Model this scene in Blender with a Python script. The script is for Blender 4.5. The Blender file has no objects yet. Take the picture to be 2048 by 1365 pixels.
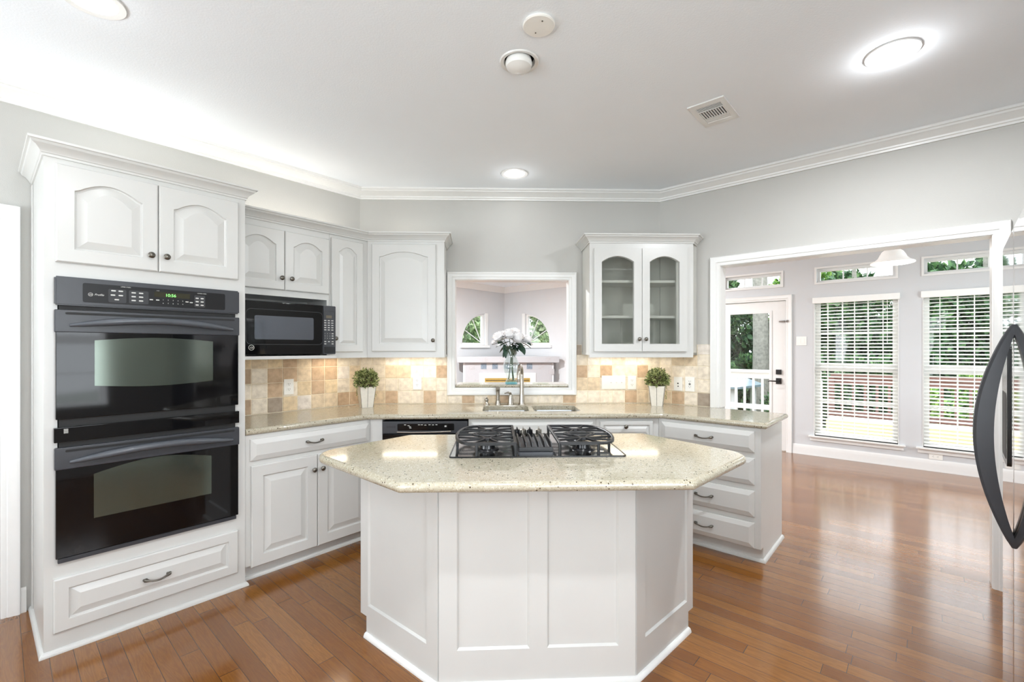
import bpy, bmesh, math, random
from mathutils import Vector, Matrix
random.seed(7)
SC = bpy.context.scene
COL = SC.collection
PI = math.pi

# ------------------------------------------------------------------ camera, world, exposure
CAMH = 1.39
cam = bpy.data.cameras.new('camera')
cam.sensor_width = 36.0
cam.lens = 918.0 / 2048.0 * 36.0
cam.shift_y = 14.5 / 2048.0
cam.clip_start = 0.02
camo = bpy.data.objects.new('camera', cam)
camo.location = (0, 0, CAMH)
camo.rotation_euler = (PI / 2, 0, 0)
COL.objects.link(camo)
SC.camera = camo
SC.view_settings.view_transform = 'Standard'
SC.view_settings.look = 'None'
SC.view_settings.exposure = 0.16
SC.view_settings.gamma = 1.0
SC.view_settings.use_curve_mapping = False
SC.cycles.max_bounces = 10
SC.cycles.diffuse_bounces = 7
SC.cycles.transparent_max_bounces = 24
SC.cycles.caustics_reflective = False
SC.cycles.caustics_refractive = False
SC.cycles.sample_clamp_indirect = 6.0

world = bpy.data.worlds.new('World')
SC.world = world
world.use_nodes = True
wn = world.node_tree
wn.nodes['Background'].inputs[0].default_value = (0.86, 0.94, 1.0, 1)
wn.nodes['Background'].inputs[1].default_value = 3.9

def lamp(name, kind, loc, energy, color=(1, 1, 1), rot=(0, 0, 0), size=0.1, size_y=None, spot=None):
    l = bpy.data.lights.new(name, kind)
    l.energy = energy
    l.color = color
    if kind == 'AREA':
        if size_y is None:
            l.shape = 'DISK'; l.size = size
        else:
            l.shape = 'RECTANGLE'; l.size = size; l.size_y = size_y
        if spot: l.spread = spot
    elif kind == 'SUN':
        l.angle = size
    else:
        l.shadow_soft_size = size
    o = bpy.data.objects.new(name, l)
    o.location = loc
    o.rotation_euler = rot
    COL.objects.link(o)
    return o

# frames: origin and angle of the local X axis. Y points into the wall, -Y into the room.
L0 = (-1.297, 3.919); R0 = (1.287, 3.991)
BA = math.degrees(math.atan2(R0[1] - L0[1], R0[0] - L0[0]))
FR = {'L': (L0, 49.5), 'B': (L0, BA), 'R': (R0, -41.7), 'W': ((0, 0), 0), 'F': ((1.53, 1.40), -134.0)}
BW = math.hypot(R0[0] - L0[0], R0[1] - L0[1])
def w2(f, x, y):
    (ox, oy), a = FR[f]; a = math.radians(a)
    return (ox + x * math.cos(a) - y * math.sin(a), oy + x * math.sin(a) + y * math.cos(a))
def w3(f, x, y, z):
    p = w2(f, x, y); return (p[0], p[1], z)
def loc2(f, p):
    (ox, oy), a = FR[f]; a = math.radians(a)
    dx, dy = p[0] - ox, p[1] - oy
    return (dx * math.cos(a) + dy * math.sin(a), -dx * math.sin(a) + dy * math.cos(a))
def ang(f): return math.radians(FR[f][1])
def cv(f, g, x, y):            # frame f coords -> frame g coords
    return loc2(g, w2(f, x, y))

CEIL = 2.743
# nook side daylight, plus added fill lamps before unseen rear, side and living windows
SUN = lamp('sun', 'SUN', (8, 8, 10), 3.6, (1.0, 0.96, 0.9), (math.radians(48), 0, math.radians(150)), 0.02)
def window_area_lamp(name, f, x, y, z, w, h, face, energy, tilt=0):
    # an area lamp filling a window opening; face = world direction angle (deg) the light travels to
    p = w3(f, x, y, z)
    return lamp(name, 'AREA', p, energy, (0.90, 0.95, 1.0), (math.radians(90 + tilt), 0, math.radians(face) - PI / 2), w, h)
window_area_lamp('fill_rear', 'R', -0.75, -6.42, 1.45, 1.6, 1.7, 90 - 41.7, 92, 60)  # added fill lamp, tilted up to brighten the ceiling
window_area_lamp('fill_rear', 'R', 2.12, -6.42, 1.45, 1.0, 1.7, 90 - 41.7, 26, 20)  # added rear fill aimed at the drawers and island front
window_area_lamp('fill_side', 'R', 2.68, -3.62, 1.5, 1.5, 1.5, 180 - 41.7, 31, 10)  # added fill beside the refrigerator for the island and drawers
window_area_lamp('daylight_nook', 'R', 3.12, 1.7, 1.35, 1.8, 1.8, 180 - 41.7, 29, 5)
window_area_lamp('fill_living', 'W', -4.93, 3.2, 1.45, 2.0, 1.9, 0, 130)  # added fill lamp lighting the living room from out of view

# ------------------------------------------------------------------ materials
def lin(c):
    return tuple(((v / 255) / 12.92 if v / 255 <= 0.04045 else (((v / 255) + 0.055) / 1.055) ** 2.4) for v in c) + (1.0,)
class NT:
    def __init__(s, name):
        s.m = bpy.data.materials.new(name); s.m.use_nodes = True
        s.t = s.m.node_tree; s.b = s.t.nodes['Principled BSDF']; s.out = s.t.nodes['Material Output']
    def n(s, typ, **kw):
        nd = s.t.nodes.new(typ)
        for k, v in kw.items():
            if k.startswith('i_'):
                nd.inputs[int(k[2:]) if k[2:].isdigit() else k[2:]].default_value = v
            else: setattr(nd, k, v)
        return nd
    def l(s, a, b): s.t.links.new(a, b)
    def math(s, op, a, b=None, c=None):
        nd = s.t.nodes.new('ShaderNodeMath'); nd.operation = op
        for i, v in enumerate((a, b, c)):
            if v is None: continue
            if isinstance(v, (int, float)): nd.inputs[i].default_value = v
            else: s.l(v, nd.inputs[i])
        return nd.outputs[0]
    def ramp(s, fac, stops, interp='LINEAR'):
        r = s.t.nodes.new('ShaderNodeValToRGB'); r.color_ramp.interpolation = interp
        e = r.color_ramp.elements
        while len(e) < len(stops): e.new(0.5)
        for k, (p, c) in zip(e, stops): k.position = p; k.color = c
        s.l(fac, r.inputs[0]); return r.outputs[0]
    def mix(s, fac, a, b, blend='MIX'):
        nd = s.t.nodes.new('ShaderNodeMix'); nd.data_type = 'RGBA'; nd.blend_type = blend
        for i, v in ((0, fac), (6, a), (7, b)):
            if isinstance(v, (int, float, tuple)): nd.inputs[i].default_value = v
            else: s.l(v, nd.inputs[i])
        return nd.outputs[2]
    def bump(s, h, strength, dist=0.002):
        b = s.t.nodes.new('ShaderNodeBump'); b.inputs['Strength'].default_value = strength
        b.inputs['Distance'].default_value = dist
        s.l(h, b.inputs['Height']); s.l(b.outputs[0], s.b.inputs['Normal'])
    def coord(s, k='Object'):
        return s.t.nodes.new('ShaderNodeTexCoord').outputs[k]
def simple(name, c, rough=0.5, metal=0.0, spec=0.5, noise=0.0, nscale=30, emit=None, estr=0.0, coat=0.0, bump=0.0, bscale=200):
    q = NT(name); b = q.b
    base = lin(c)
    b.inputs['Base Color'].default_value = base
    b.inputs['Roughness'].default_value = rough
    b.inputs['Metallic'].default_value = metal
    b.inputs['Specular IOR Level'].default_value = spec
    b.inputs['Coat Weight'].default_value = coat
    if noise:
        nz = q.n('ShaderNodeTexNoise', i_Scale=nscale, i_Detail=3.0)
        q.l(q.coord(), nz.inputs['Vector'])
        d = tuple(v * (1 - noise) for v in base[:3]) + (1,)
        q.l(q.ramp(nz.outputs[0], [(0.3, d), (0.7, base)]), b.inputs['Base Color'])
    if bump:
        nz = q.n('ShaderNodeTexNoise', i_Scale=bscale, i_Detail=2.0)
        q.l(q.coord(), nz.inputs['Vector'])
        q.bump(nz.outputs[0], bump)
    if emit:
        b.inputs['Emission Color'].default_value = lin(emit); b.inputs['Emission Strength'].default_value = estr
    return q.m
M = {}
M['cab'] = simple('cabinet_paint', (206, 206, 203), 0.28, noise=0.02, nscale=6)
M['cab_in'] = simple('cabinet_interior_paint', (206, 206, 200), 0.45, noise=0.02)
M['trim'] = simple('trim_paint', (228, 228, 226), 0.3, noise=0.015)
M['wall'] = simple('wall_paint', (188, 187, 183), 0.75, noise=0.02, nscale=4, bump=0.25, bscale=180)
M['wall_nook'] = simple('nook_wall_paint', (204, 206, 208), 0.75, noise=0.02, nscale=4, bump=0.2, bscale=180)
M['ceiling'] = simple('ceiling_paint', (240, 245, 250), 0.85, noise=0.015, nscale=3, bump=0.35, bscale=120)
M['black'] = simple('black_enamel', (22, 23, 26), 0.22, noise=0.1)
M['black_satin'] = simple('black_satin_plastic', (52, 54, 59), 0.33, noise=0.08)
M['black_glass'] = simple('black_glass', (9, 9, 11), 0.05, spec=0.35, noise=0.1, nscale=3)
M['film'] = simple('black_panel_film', (15, 15, 17), 0.38, spec=0.3, noise=0.1)
M['handle'] = simple('dark_grey_handle', (78, 82, 88), 0.3, noise=0.08)
M['slot'] = simple('dark_recess', (10, 10, 10), 0.6, noise=0.1)
M['iron'] = simple('cast_iron', (30, 31, 33), 0.42, noise=0.2, nscale=90, bump=0.15, bscale=500)
M['pewter'] = simple('pewter', (120, 116, 108), 0.32, metal=1.0, noise=0.15, nscale=60)
M['nickel'] = simple('brushed_nickel', (176, 170, 160), 0.27, metal=1.0, noise=0.08, nscale=90)
M['steel'] = simple('stainless_steel', (226, 226, 226), 0.045, metal=1.0, noise=0.04, nscale=20)
M['sink_steel'] = simple('sink_steel', (190, 192, 194), 0.3, metal=1.0, noise=0.05, nscale=40)
M['plastic'] = simple('white_plastic', (240, 239, 234), 0.35, noise=0.02)
M['slat'] = simple('blind_white', (240, 241, 238), 0.45, noise=0.02)
M['ink'] = simple('white_print', (205, 205, 200), 0.6, noise=0.05)
M['key'] = simple('key_grey', (40, 41, 44), 0.5, noise=0.1)
M['dark_ink'] = simple('dark_print', (40, 38, 36), 0.6, noise=0.1)
M['brass'] = simple('polished_brass', (222, 190, 112), 0.22, metal=1.0, noise=0.08)
M['bronze'] = simple('oil_bronze', (46, 44, 43), 0.4, metal=0.6, noise=0.1)
M['pot'] = simple('whitewashed_wood', (226, 221, 210), 0.7, noise=0.07, nscale=40)
M['soil'] = simple('dark_twig', (70, 56, 40), 0.9, noise=0.2)
M['petal'] = simple('white_petal', (250, 249, 249), 0.6, noise=0.05, nscale=40)
M['stem'] = simple('green_stem', (74, 98, 60), 0.5, noise=0.2)
M['flower_leaf'] = simple('flower_leaf', (62, 88, 72), 0.45, noise=0.3, nscale=60)
M['deck'] = simple('deck_boards', (176, 160, 140), 0.7, noise=0.2, nscale=8)
M['rail'] = simple('white_railing_paint', (232, 230, 230), 0.5, noise=0.03)
M['rail_red'] = simple('redwood_rail', (128, 92, 84), 0.6, noise=0.2, nscale=12)
M['bench'] = simple('cream_painted_boards', (226, 219, 176), 0.6, noise=0.05, nscale=8)
M['bark'] = simple('grey_bark', (150, 146, 136), 0.9, noise=0.4, nscale=14)
M['grass'] = simple('lawn_green', (74, 104, 58), 0.9, noise=0.4, nscale=3)
M['roof'] = simple('metal_roof', (122, 138, 146), 0.4, noise=0.08, nscale=2)
M['white_tile'] = simple('pale_grey_tile', (172, 172, 175), 0.4, noise=0.03)
M['plate'] = simple('stainless_cooktop', (208, 210, 210), 0.1, metal=1.0, noise=0.05)
M['mirror_glass'] = simple('oven_window_glass', (92, 100, 92), 0.1, metal=0.75, noise=0.08, nscale=5)
M['mw_glass'] = simple('microwave_window_glass', (110, 115, 124), 0.09, metal=0.8, noise=0.05, nscale=5)
M['lcd_green'] = simple('clock_digits', (140, 240, 130), 0.5, noise=0.01, emit=(140, 255, 120), estr=0.9)
M['lcd'] = simple('display_glass', (48, 46, 30), 0.15, noise=0.1)
M['lcd_mw'] = simple('microwave_display', (96, 88, 72), 0.3, noise=0.1)
M['lamp_on'] = simple('lit_diffuser', (255, 255, 255), 0.5, noise=0.01, emit=(255, 253, 250), estr=7.0)
M['strip_on'] = simple('lit_light_bar', (255, 250, 240), 0.5, noise=0.01, emit=(255, 244, 226), estr=3.2)
M['strip_dim'] = simple('lit_rope_light', (255, 250, 240), 0.5, noise=0.01, emit=(255, 240, 218), estr=2.0)
M['bulb'] = simple('frosted_bulb', (238, 238, 236), 0.25, noise=0.01)
M['shade'] = simple('opal_glass_shade', (250, 250, 248), 0.3, noise=0.01, emit=(255, 252, 246), estr=0.2)
M['alarm'] = simple('grey_metal_latch', (160, 160, 158), 0.35, metal=0.7, noise=0.1)

def leafmat(name, cols, rough=0.5):
    q = NT(name)
    v = q.n('ShaderNodeTexVoronoi', i_Scale=9.0 if 'tree' in name else 60.0)
    q.l(q.coord(), v.inputs['Vector'])
    q.l(q.ramp(v.outputs['Color'], [(i / (len(cols) - 1) * 0.8 + 0.1, lin(c)) for i, c in enumerate(cols)]), q.b.inputs['Base Color'])
    q.b.inputs['Roughness'].default_value = rough
    q.b.inputs['Subsurface Weight'].default_value = 0.0
    return q.m
M['topiary'] = leafmat('topiary_leaves', [(58, 66, 34), (104, 116, 62), (150, 158, 98), (196, 198, 142)])
M['tree_a'] = leafmat('tree_leaves_dark', [(28, 56, 34), (48, 84, 48), (74, 112, 66), (112, 146, 84)])
M['tree_b'] = leafmat('tree_leaves_bright', [(46, 84, 36), (88, 134, 58), (140, 178, 84), (196, 214, 120)])
M['tree_c'] = leafmat('tree_leaves_pale', [(92, 120, 84), (140, 164, 118), (182, 198, 150), (214, 222, 184)])

def glass(name, tint=(1, 1, 1, 1), refl=0.07):
    q = NT(name)
    q.t.nodes.remove(q.b)
    tr = q.n('ShaderNodeBsdfTransparent'); tr.inputs[0].default_value = tint
    gl = q.n('ShaderNodeBsdfGlossy'); gl.inputs['Roughness'].default_value = 0.02
    lw = q.n('ShaderNodeLayerWeight', i_Blend=0.15)
    mx = q.n('ShaderNodeMixShader')
    f = q.math('ADD', q.math('MULTIPLY', lw.outputs['Facing'], 0.45), refl)
    q.l(f, mx.inputs[0]); q.l(tr.outputs[0], mx.inputs[1]); q.l(gl.outputs[0], mx.inputs[2])
    q.l(mx.outputs[0], q.out.inputs[0])
    return q.m
M['glass'] = glass('window_glass', refl=0.02)
M['cab_glass'] = glass('cabinet_glass', (0.93, 0.94, 0.92, 1), 0.06)
M['vase'] = glass('vase_glass', (0.93, 0.965, 0.965, 1), 0.08)
M['vase_base'] = glass('blue_vase_glass', (0.45, 0.78, 0.84, 1), 0.10)

def quartz():
    q = NT('speckled_quartz')
    co = q.coord()
    nz = q.n('ShaderNodeTexNoise', i_Scale=60.0, i_Detail=4.0); q.l(co, nz.inputs['Vector'])
    base = q.ramp(nz.outputs[0], [(0.3, lin((172, 164, 143))), (0.55, lin((178, 171, 152))), (0.75, lin((185, 179, 162)))])
    v = q.n('ShaderNodeTexVoronoi', i_Scale=105.0); q.l(co, v.inputs['Vector'])
    sep = q.n('ShaderNodeSeparateColor'); q.l(v.outputs['Color'], sep.inputs[0])
    pick = q.math('GREATER_THAN', sep.outputs[0], 0.77)
    rad = q.math('MULTIPLY', sep.outputs[1], 0.42)
    near = q.math('LESS_THAN', v.outputs['Distance'], rad)
    c1 = q.mix(q.math('MULTIPLY', pick, near), base, lin((74, 62, 44)))
    v2 = q.n('ShaderNodeTexVoronoi', i_Scale=210.0); q.l(co, v2.inputs['Vector'])
    sep2 = q.n('ShaderNodeSeparateColor'); q.l(v2.outputs['Color'], sep2.inputs[0])
    p2 = q.math('MULTIPLY', q.math('GREATER_THAN', sep2.outputs[0], 0.72), q.math('LESS_THAN', v2.outputs['Distance'], 0.42))
    c2 = q.mix(q.math('MULTIPLY', p2, 0.55), c1, lin((126, 110, 82)))
    p3 = q.math('MULTIPLY', q.math('LESS_THAN', sep2.outputs[1], 0.2), q.math('LESS_THAN', v2.outputs['Distance'], 0.4))
    c3 = q.mix(q.math('MULTIPLY', p3, 0.6), c2, lin((232, 228, 214)))
    q.l(c3, q.b.inputs['Base Color'])
    q.b.inputs['Roughness'].default_value = 0.09
    q.b.inputs['Specular IOR Level'].default_value = 0.75
    return q.m
M['quartz'] = quartz()

def floor_mat():
    q = NT('oak_plank_floor')
    mp = q.n('ShaderNodeMapping'); mp.inputs['Rotation'].default_value = (0, 0, math.radians(41.7))
    q.l(q.coord(), mp.inputs['Vector'])
    s = q.n('ShaderNodeSeparateXYZ'); q.l(mp.outputs[0], s.inputs[0])
    PWD = 0.078
    v = q.math('DIVIDE', s.outputs[1], PWD)
    row = q.math('FLOOR', v)
    rn = q.n('ShaderNodeTexWhiteNoise', noise_dimensions='1D'); q.l(row, rn.inputs['W'])
    u = q.math('ADD', q.math('DIVIDE', s.outputs[0], 0.95), q.math('MULTIPLY', rn.outputs[0], 9.7))
    col = q.math('FLOOR', u)
    cid = q.n('ShaderNodeCombineXYZ'); q.l(row, cid.inputs[0]); q.l(col, cid.inputs[1])
    pn = q.n('ShaderNodeTexWhiteNoise', noise_dimensions='2D'); q.l(cid.outputs[0], pn.inputs['Vector'])
    # grain
    g = q.n('ShaderNodeCombineXYZ')
    q.l(q.math('ADD', q.math('MULTIPLY', s.outputs[0], 1.6), q.math('MULTIPLY', pn.outputs[0], 31.0)), g.inputs[0])
    q.l(q.math('MULTIPLY', s.outputs[1], 17.0), g.inputs[1])
    q.l(q.math('MULTIPLY', pn.outputs[0], 17.0), g.inputs[2])
    nz = q.n('ShaderNodeTexNoise', i_Scale=1.3, i_Detail=6.0, i_Distortion=1.6); q.l(g.outputs[0], nz.inputs['Vector'])
    fine = q.n('ShaderNodeTexNoise', i_Scale=9.0, i_Detail=4.0, i_Distortion=0.6); q.l(g.outputs[0], fine.inputs['Vector'])
    rings = q.math('FRACT', q.math('MULTIPLY', nz.outputs[0], 7.0))
    rings = q.math('ABSOLUTE', q.math('SUBTRACT', rings, 0.5))
    plank = q.ramp(pn.outputs[0], [(0.0, lin((118, 72, 24))), (0.3, lin((129, 80, 30))), (0.6, lin((138, 88, 34))), (1.0, lin((152, 102, 45)))])
    dark = q.mix(q.math('MULTIPLY', rings, 0.7), plank, lin((92, 52, 20)))
    c = q.mix(q.math('MULTIPLY', fine.outputs[0], 0.42), dark, lin((102, 60, 25)))
    fv = q.math('FRACT', v); fu = q.math('FRACT', u)
    ev = q.math('MINIMUM', fv, q.math('SUBTRACT', 1.0, fv))
    eu = q.math('MINIMUM', fu, q.math('SUBTRACT', 1.0, fu))
    gap = q.math('MAXIMUM', q.math('LESS_THAN', ev, 0.016), q.math('LESS_THAN', eu, 0.0016))
    q.l(q.mix(q.math('MULTIPLY', gap, 0.75), c, lin((52, 32, 20))), q.b.inputs['Base Color'])
    q.b.inputs['Roughness'].default_value = 0.2
    q.l(q.math('ADD', 0.13, q.math('MULTIPLY', fine.outputs[0], 0.1)), q.b.inputs['Roughness'])
    q.b.inputs['Specular IOR Level'].default_value = 0.55
    q.b.inputs['Coat Weight'].default_value = 0.35
    q.b.inputs['Coat Roughness'].default_value = 0.12
    ht = q.math('SUBTRACT', q.math('MULTIPLY', fine.outputs[0], 0.25), gap)
    q.bump(ht, 0.22, 0.002)
    return q.m
M['floor'] = floor_mat()

def tile_mat():
    q = NT('tumbled_stone_tiles')
    at = q.n('ShaderNodeAttribute', attribute_name='tile')
    co = q.coord()
    nz = q.n('ShaderNodeTexNoise', i_Scale=26.0, i_Detail=6.0); q.l(co, nz.inputs['Vector'])
    nf = q.n('ShaderNodeTexNoise', i_Scale=140.0, i_Detail=3.0); q.l(co, nf.inputs['Vector'])
    f = q.ramp(nz.outputs[0], [(0.3, (0.80, 0.78, 0.76, 1)), (0.62, (1.06, 1.06, 1.06, 1))])
    c = q.mix(1.0, at.outputs['Color'], f, 'MULTIPLY')
    f2 = q.ramp(nf.outputs[0], [(0.3, (0.93, 0.92, 0.91, 1)), (0.6, (1, 1, 1, 1))])
    q.l(q.mix(1.0, c, f2, 'MULTIPLY'), q.b.inputs['Base Color'])
    q.b.inputs['Roughness'].default_value = 0.5
    q.bump(nf.outputs[0], 0.12, 0.002)
    return q.m
M['tile'] = tile_mat()
M['grout'] = simple('cream_grout', (236, 224, 200), 0.8, noise=0.04)

# ------------------------------------------------------------------ mesh helpers
def NB(): return bmesh.new()
def quad(bm, *vs): return bm.faces.new(vs)
def loops(bm, ls, cap0=False, cap1=False, close=True):
    rows = [[bm.verts.new(p) for p in l] for l in ls]
    n = len(rows[0])
    for a, b in zip(rows, rows[1:]):
        for i in range(n if close else n - 1):
            j = (i + 1) % n
            try: bm.faces.new((a[i], a[j], b[j], b[i]))
            except ValueError: pass
    if cap0: bm.faces.new(rows[0][::-1])
    if cap1: bm.faces.new(rows[-1])
    return rows
def box(bm, x0, x1, y0, y1, z0, z1, bev=0.0, seg=2):
    vs = [bm.verts.new((x, y, z)) for x in (x0, x1) for y in (y0, y1) for z in (z0, z1)]
    fs = [(0, 1, 3, 2), (4, 6, 7, 5), (0, 4, 5, 1), (2, 3, 7, 6), (0, 2, 6, 4), (1, 5, 7, 3)]
    faces = [bm.faces.new([vs[i] for i in f]) for f in fs]
    if bev:
        es = list({e for f in faces for e in f.edges})
        bmesh.ops.bevel(bm, geom=es, offset=bev, segments=seg, affect='EDGES', profile=0.5)
    return vs
def obox(bm, p, q, w, h, up=(0, 0, 1)):
    """bar of rectangular section from p to q"""
    p = Vector(p); q = Vector(q); d = (q - p).normalized(); u = Vector(up)
    s = d.cross(u)
    if s.length < 1e-5: s = d.cross(Vector((1, 0, 0)))
    s.normalize(); u = s.cross(d).normalized()
    l = []
    for c in (p, q):
        l.append([c + s * a * w / 2 + u * b * h / 2 for a, b in ((-1, -1), (1, -1), (1, 1), (-1, 1))])
    loops(bm, l, True, True)
def prism(bm, pts, z0, z1, bev=0.0):
    r = loops(bm, [[(x, y, z0) for x, y in pts], [(x, y, z1) for x, y in pts]], True, True)
    if bev:
        top = set(r[1]); bot = set(r[0])
        es = [e for e in {e for v in r[1] + r[0] for e in v.link_edges}]
        bmesh.ops.bevel(bm, geom=es, offset=bev, segments=2, affect='EDGES')
def tube(bm, pts, rad, seg=10, cap=True, flat=None):
    pts = [Vector(p) for p in pts]
    n = len(pts)
    rs = rad if isinstance(rad, (list, tuple)) else [rad] * n
    rows = []; prev = None
    for i, p in enumerate(pts):
        d = (pts[min(i + 1, n - 1)] - pts[max(i - 1, 0)]).normalized()
        if prev is None:
            a = d.orthogonal().normalized() if abs(d.z) > 0.99 else d.cross(Vector((0, 0, 1))).normalized()
        else:
            a = (prev - d * prev.dot(d)).normalized()
        prev = a; b = d.cross(a)
        k = flat or 1.0
        rows.append([p + (a * math.cos(t) + b * math.sin(t) * k) * rs[i] for t in [2 * PI * j / seg for j in range(seg)]])
    loops(bm, rows, cap, cap)
def lathe(bm, prof, c=(0, 0, 0), seg=20, axis='Z', cap0=True, cap1=True):
    rows = []
    for r, h in prof:
        row = []
        for j in range(seg):
            t = 2 * PI * j / seg
            a, b = r * math.cos(t), r * math.sin(t)
            p = {'Z': (a, b, h), 'Y': (a, h, b), 'X': (h, a, b)}[axis]
            row.append((c[0] + p[0], c[1] + p[1], c[2] + p[2]))
        rows.append(row)
    loops(bm, rows, cap0, cap1)
def miter(path, closed=False):
    n = len(path); out = []
    for i in range(n):
        p = Vector(path[i])
        if closed or 0 < i < n - 1:
            a = (p - Vector(path[(i - 1) % n])).normalized(); b = (Vector(path[(i + 1) % n]) - p).normalized()
        elif i == 0: a = b = (Vector(path[1]) - p).normalized()
        else: a = b = (p - Vector(path[i - 1])).normalized()
        n1 = Vector((-a.y, a.x)); n2 = Vector((-b.y, b.x))
        out.append((n1 + n2) / max(0.2, 1 + n1.dot(n2)))
    return out
def sweep(bm, path, prof, to3, closed=False, caps=True):
    ms = miter(path, closed)
    rows = [[to3(path[i][0] + ms[i].x * a, path[i][1] + ms[i].y * a, b) for a, b in prof] for i in range(len(path))]
    if closed: rows.append(rows[0])
    vs = [[bm.verts.new(p) for p in r] for r in (rows[:-1] if closed else rows)]
    if closed: vs.append(vs[0])
    k = len(prof)
    for a, b in zip(vs, vs[1:]):
        for i in range(k):
            j = (i + 1) % k
            bm.faces.new((a[i], a[j], b[j], b[i]))
    if caps and not closed:
        bm.faces.new(vs[0][::-1]); bm.faces.new(vs[-1])
def offset(pts, d):
    ms = miter(pts, True)
    return [(p[0] + m.x * d, p[1] + m.y * d) for p, m in zip(pts, ms)]
def fill(bm, lps):
    es = []
    for vs in lps:
        for i in range(len(vs)):
            a, b = vs[i], vs[(i + 1) % len(vs)]
            e = bm.edges.get((a, b)) or bm.edges.new((a, b)); es.append(e)
    bmesh.ops.triangle_fill(bm, use_beauty=True, use_dissolve=False, edges=es)
def plate(bm, outer, holes, y0, y1, to3=None, bev=0.0):
    """sheet in the XZ plane between y0 (front) and y1 (back) with holes; bev slopes the hole edges"""
    to3 = to3 or (lambda x, z, y: (x, y, z))
    F, B = [], []
    for k, lp in enumerate([outer] + holes):
        f = [bm.verts.new(to3(x, z, y0)) for x, z in lp]
        lb = lp
        if k and bev:
            cx = sum(p[0] for p in lp) / len(lp); cz = sum(p[1] for p in lp) / len(lp)
            lb = [(x - bev * (1 if x > cx else -1), z - bev * (1 if z > cz else -1)) for x, z in lp]
        b = [bm.verts.new(to3(x, z, y1)) for x, z in lb]
        for i in range(len(lp)):
            j = (i + 1) % len(lp)
            bm.faces.new((f[i], f[j], b[j], b[i]))
        F.append(f); B.append(b)
    fill(bm, F); fill(bm, B)
def rect(x0, x1, z0, z1): return [(x0, z0), (x1, z0), (x1, z1), (x0, z1)]
def rrect(x0, x1, z0, z1, r, n=4):
    p = []
    for cx, cz, a in ((x1 - r, z0 + r, -90), (x1 - r, z1 - r, 0), (x0 + r, z1 - r, 90), (x0 + r, z0 + r, 180)):
        for i in range(n + 1):
            t = math.radians(a + 90 * i / n); p.append((cx + r * math.cos(t), cz + r * math.sin(t)))
    return p

def mesh_obj(name, bm, mat, angle=38, matrix=None, smooth=True):
    if matrix is not None: bmesh.ops.transform(bm, matrix=matrix, verts=bm.verts)
    bmesh.ops.recalc_face_normals(bm, faces=bm.faces)
    me = bpy.data.meshes.new(name); bm.to_mesh(me); bm.free()
    if smooth and len(me.polygons):
        me.polygons.foreach_set('use_smooth', [True] * len(me.polygons))
        me.set_sharp_from_angle(angle=math.radians(angle))
    for m in (mat if isinstance(mat, (list, tuple)) else [mat]):
        me.materials.append(M[m] if isinstance(m, str) else m)
    o = bpy.data.objects.new(name, me)
    COL.objects.link(o)
    if smooth and 6 < len(me.polygons) < 4000:
        wn_ = o.modifiers.new('weighted', 'WEIGHTED_NORMAL'); wn_.keep_sharp = True
    return o
def tag(o, label, cat, group=None):
    o['label'] = label; o['category'] = cat
    if group: o['group'] = group
    return o
class Thing:
    """an Empty at base (frame coords); parts are given in frame coords"""
    def __init__(s, name, label, cat, f, base, group=None, kind=None):
        s.f = f; s.base = Vector(base)
        s.e = bpy.data.objects.new(name, None)
        s.e.empty_display_size = 0.05
        s.e.location = w3(f, *base); s.e.rotation_euler = (0, 0, ang(f))
        COL.objects.link(s.e)
        if cat: tag(s.e, label, cat, group)
        if kind: s.e['kind'] = kind
    def part(s, name, bm, mat, parent=None, label=None, angle=38, smooth=True):
        o = mesh_obj(name, bm, mat, angle, Matrix.Translation(-s.base), smooth)
        o.parent = parent or s.e
        if label: o['label'] = label
        return o
def single(name, bm, mat, f, base, label=None, cat=None, group=None, kind=None, angle=38):
    o = mesh_obj(name, bm, mat, angle, Matrix.Translation(-Vector(base)))
    o.location = w3(f, *base); o.rotation_euler = (0, 0, ang(f))
    if cat: tag(o, label, cat, group)
    if kind: o['kind'] = kind
    return o
def struct(name, bm, mat, f='W', angle=38):
    return single(name, bm, mat, f, (0, 0, 0), kind='structure', angle=angle)
def copy_tree(o, parent=None):
    c = o.copy(); COL.objects.link(c)
    if parent is not None: c.parent = parent
    for ch in [k for k in COL.objects if k.parent == o]: copy_tree(ch, c)
    return c
def text(th, name, s, size, x, y, z, mat, parent=None, align='LEFT', shear=0.0):
    cu = bpy.data.curves.new(name, 'FONT'); cu.body = s; cu.size = size; cu.align_x = align; cu.shear = shear
    cu.extrude = 0.0004
    to = bpy.data.objects.new(name, cu); COL.objects.link(to)
    bpy.context.view_layer.update()
    me = bpy.data.meshes.new_from_object(to.evaluated_get(bpy.context.evaluated_depsgraph_get()))
    bpy.data.objects.remove(to)
    me.transform(Matrix.Translation(Vector((x, y, z)) - th.base) @ Matrix.Rotation(PI / 2, 4, 'X'))
    me.materials.clear(); me.materials.append(M[mat])
    o = bpy.data.objects.new(name, me); COL.objects.link(o); o.parent = parent or th.e
    return o

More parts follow.
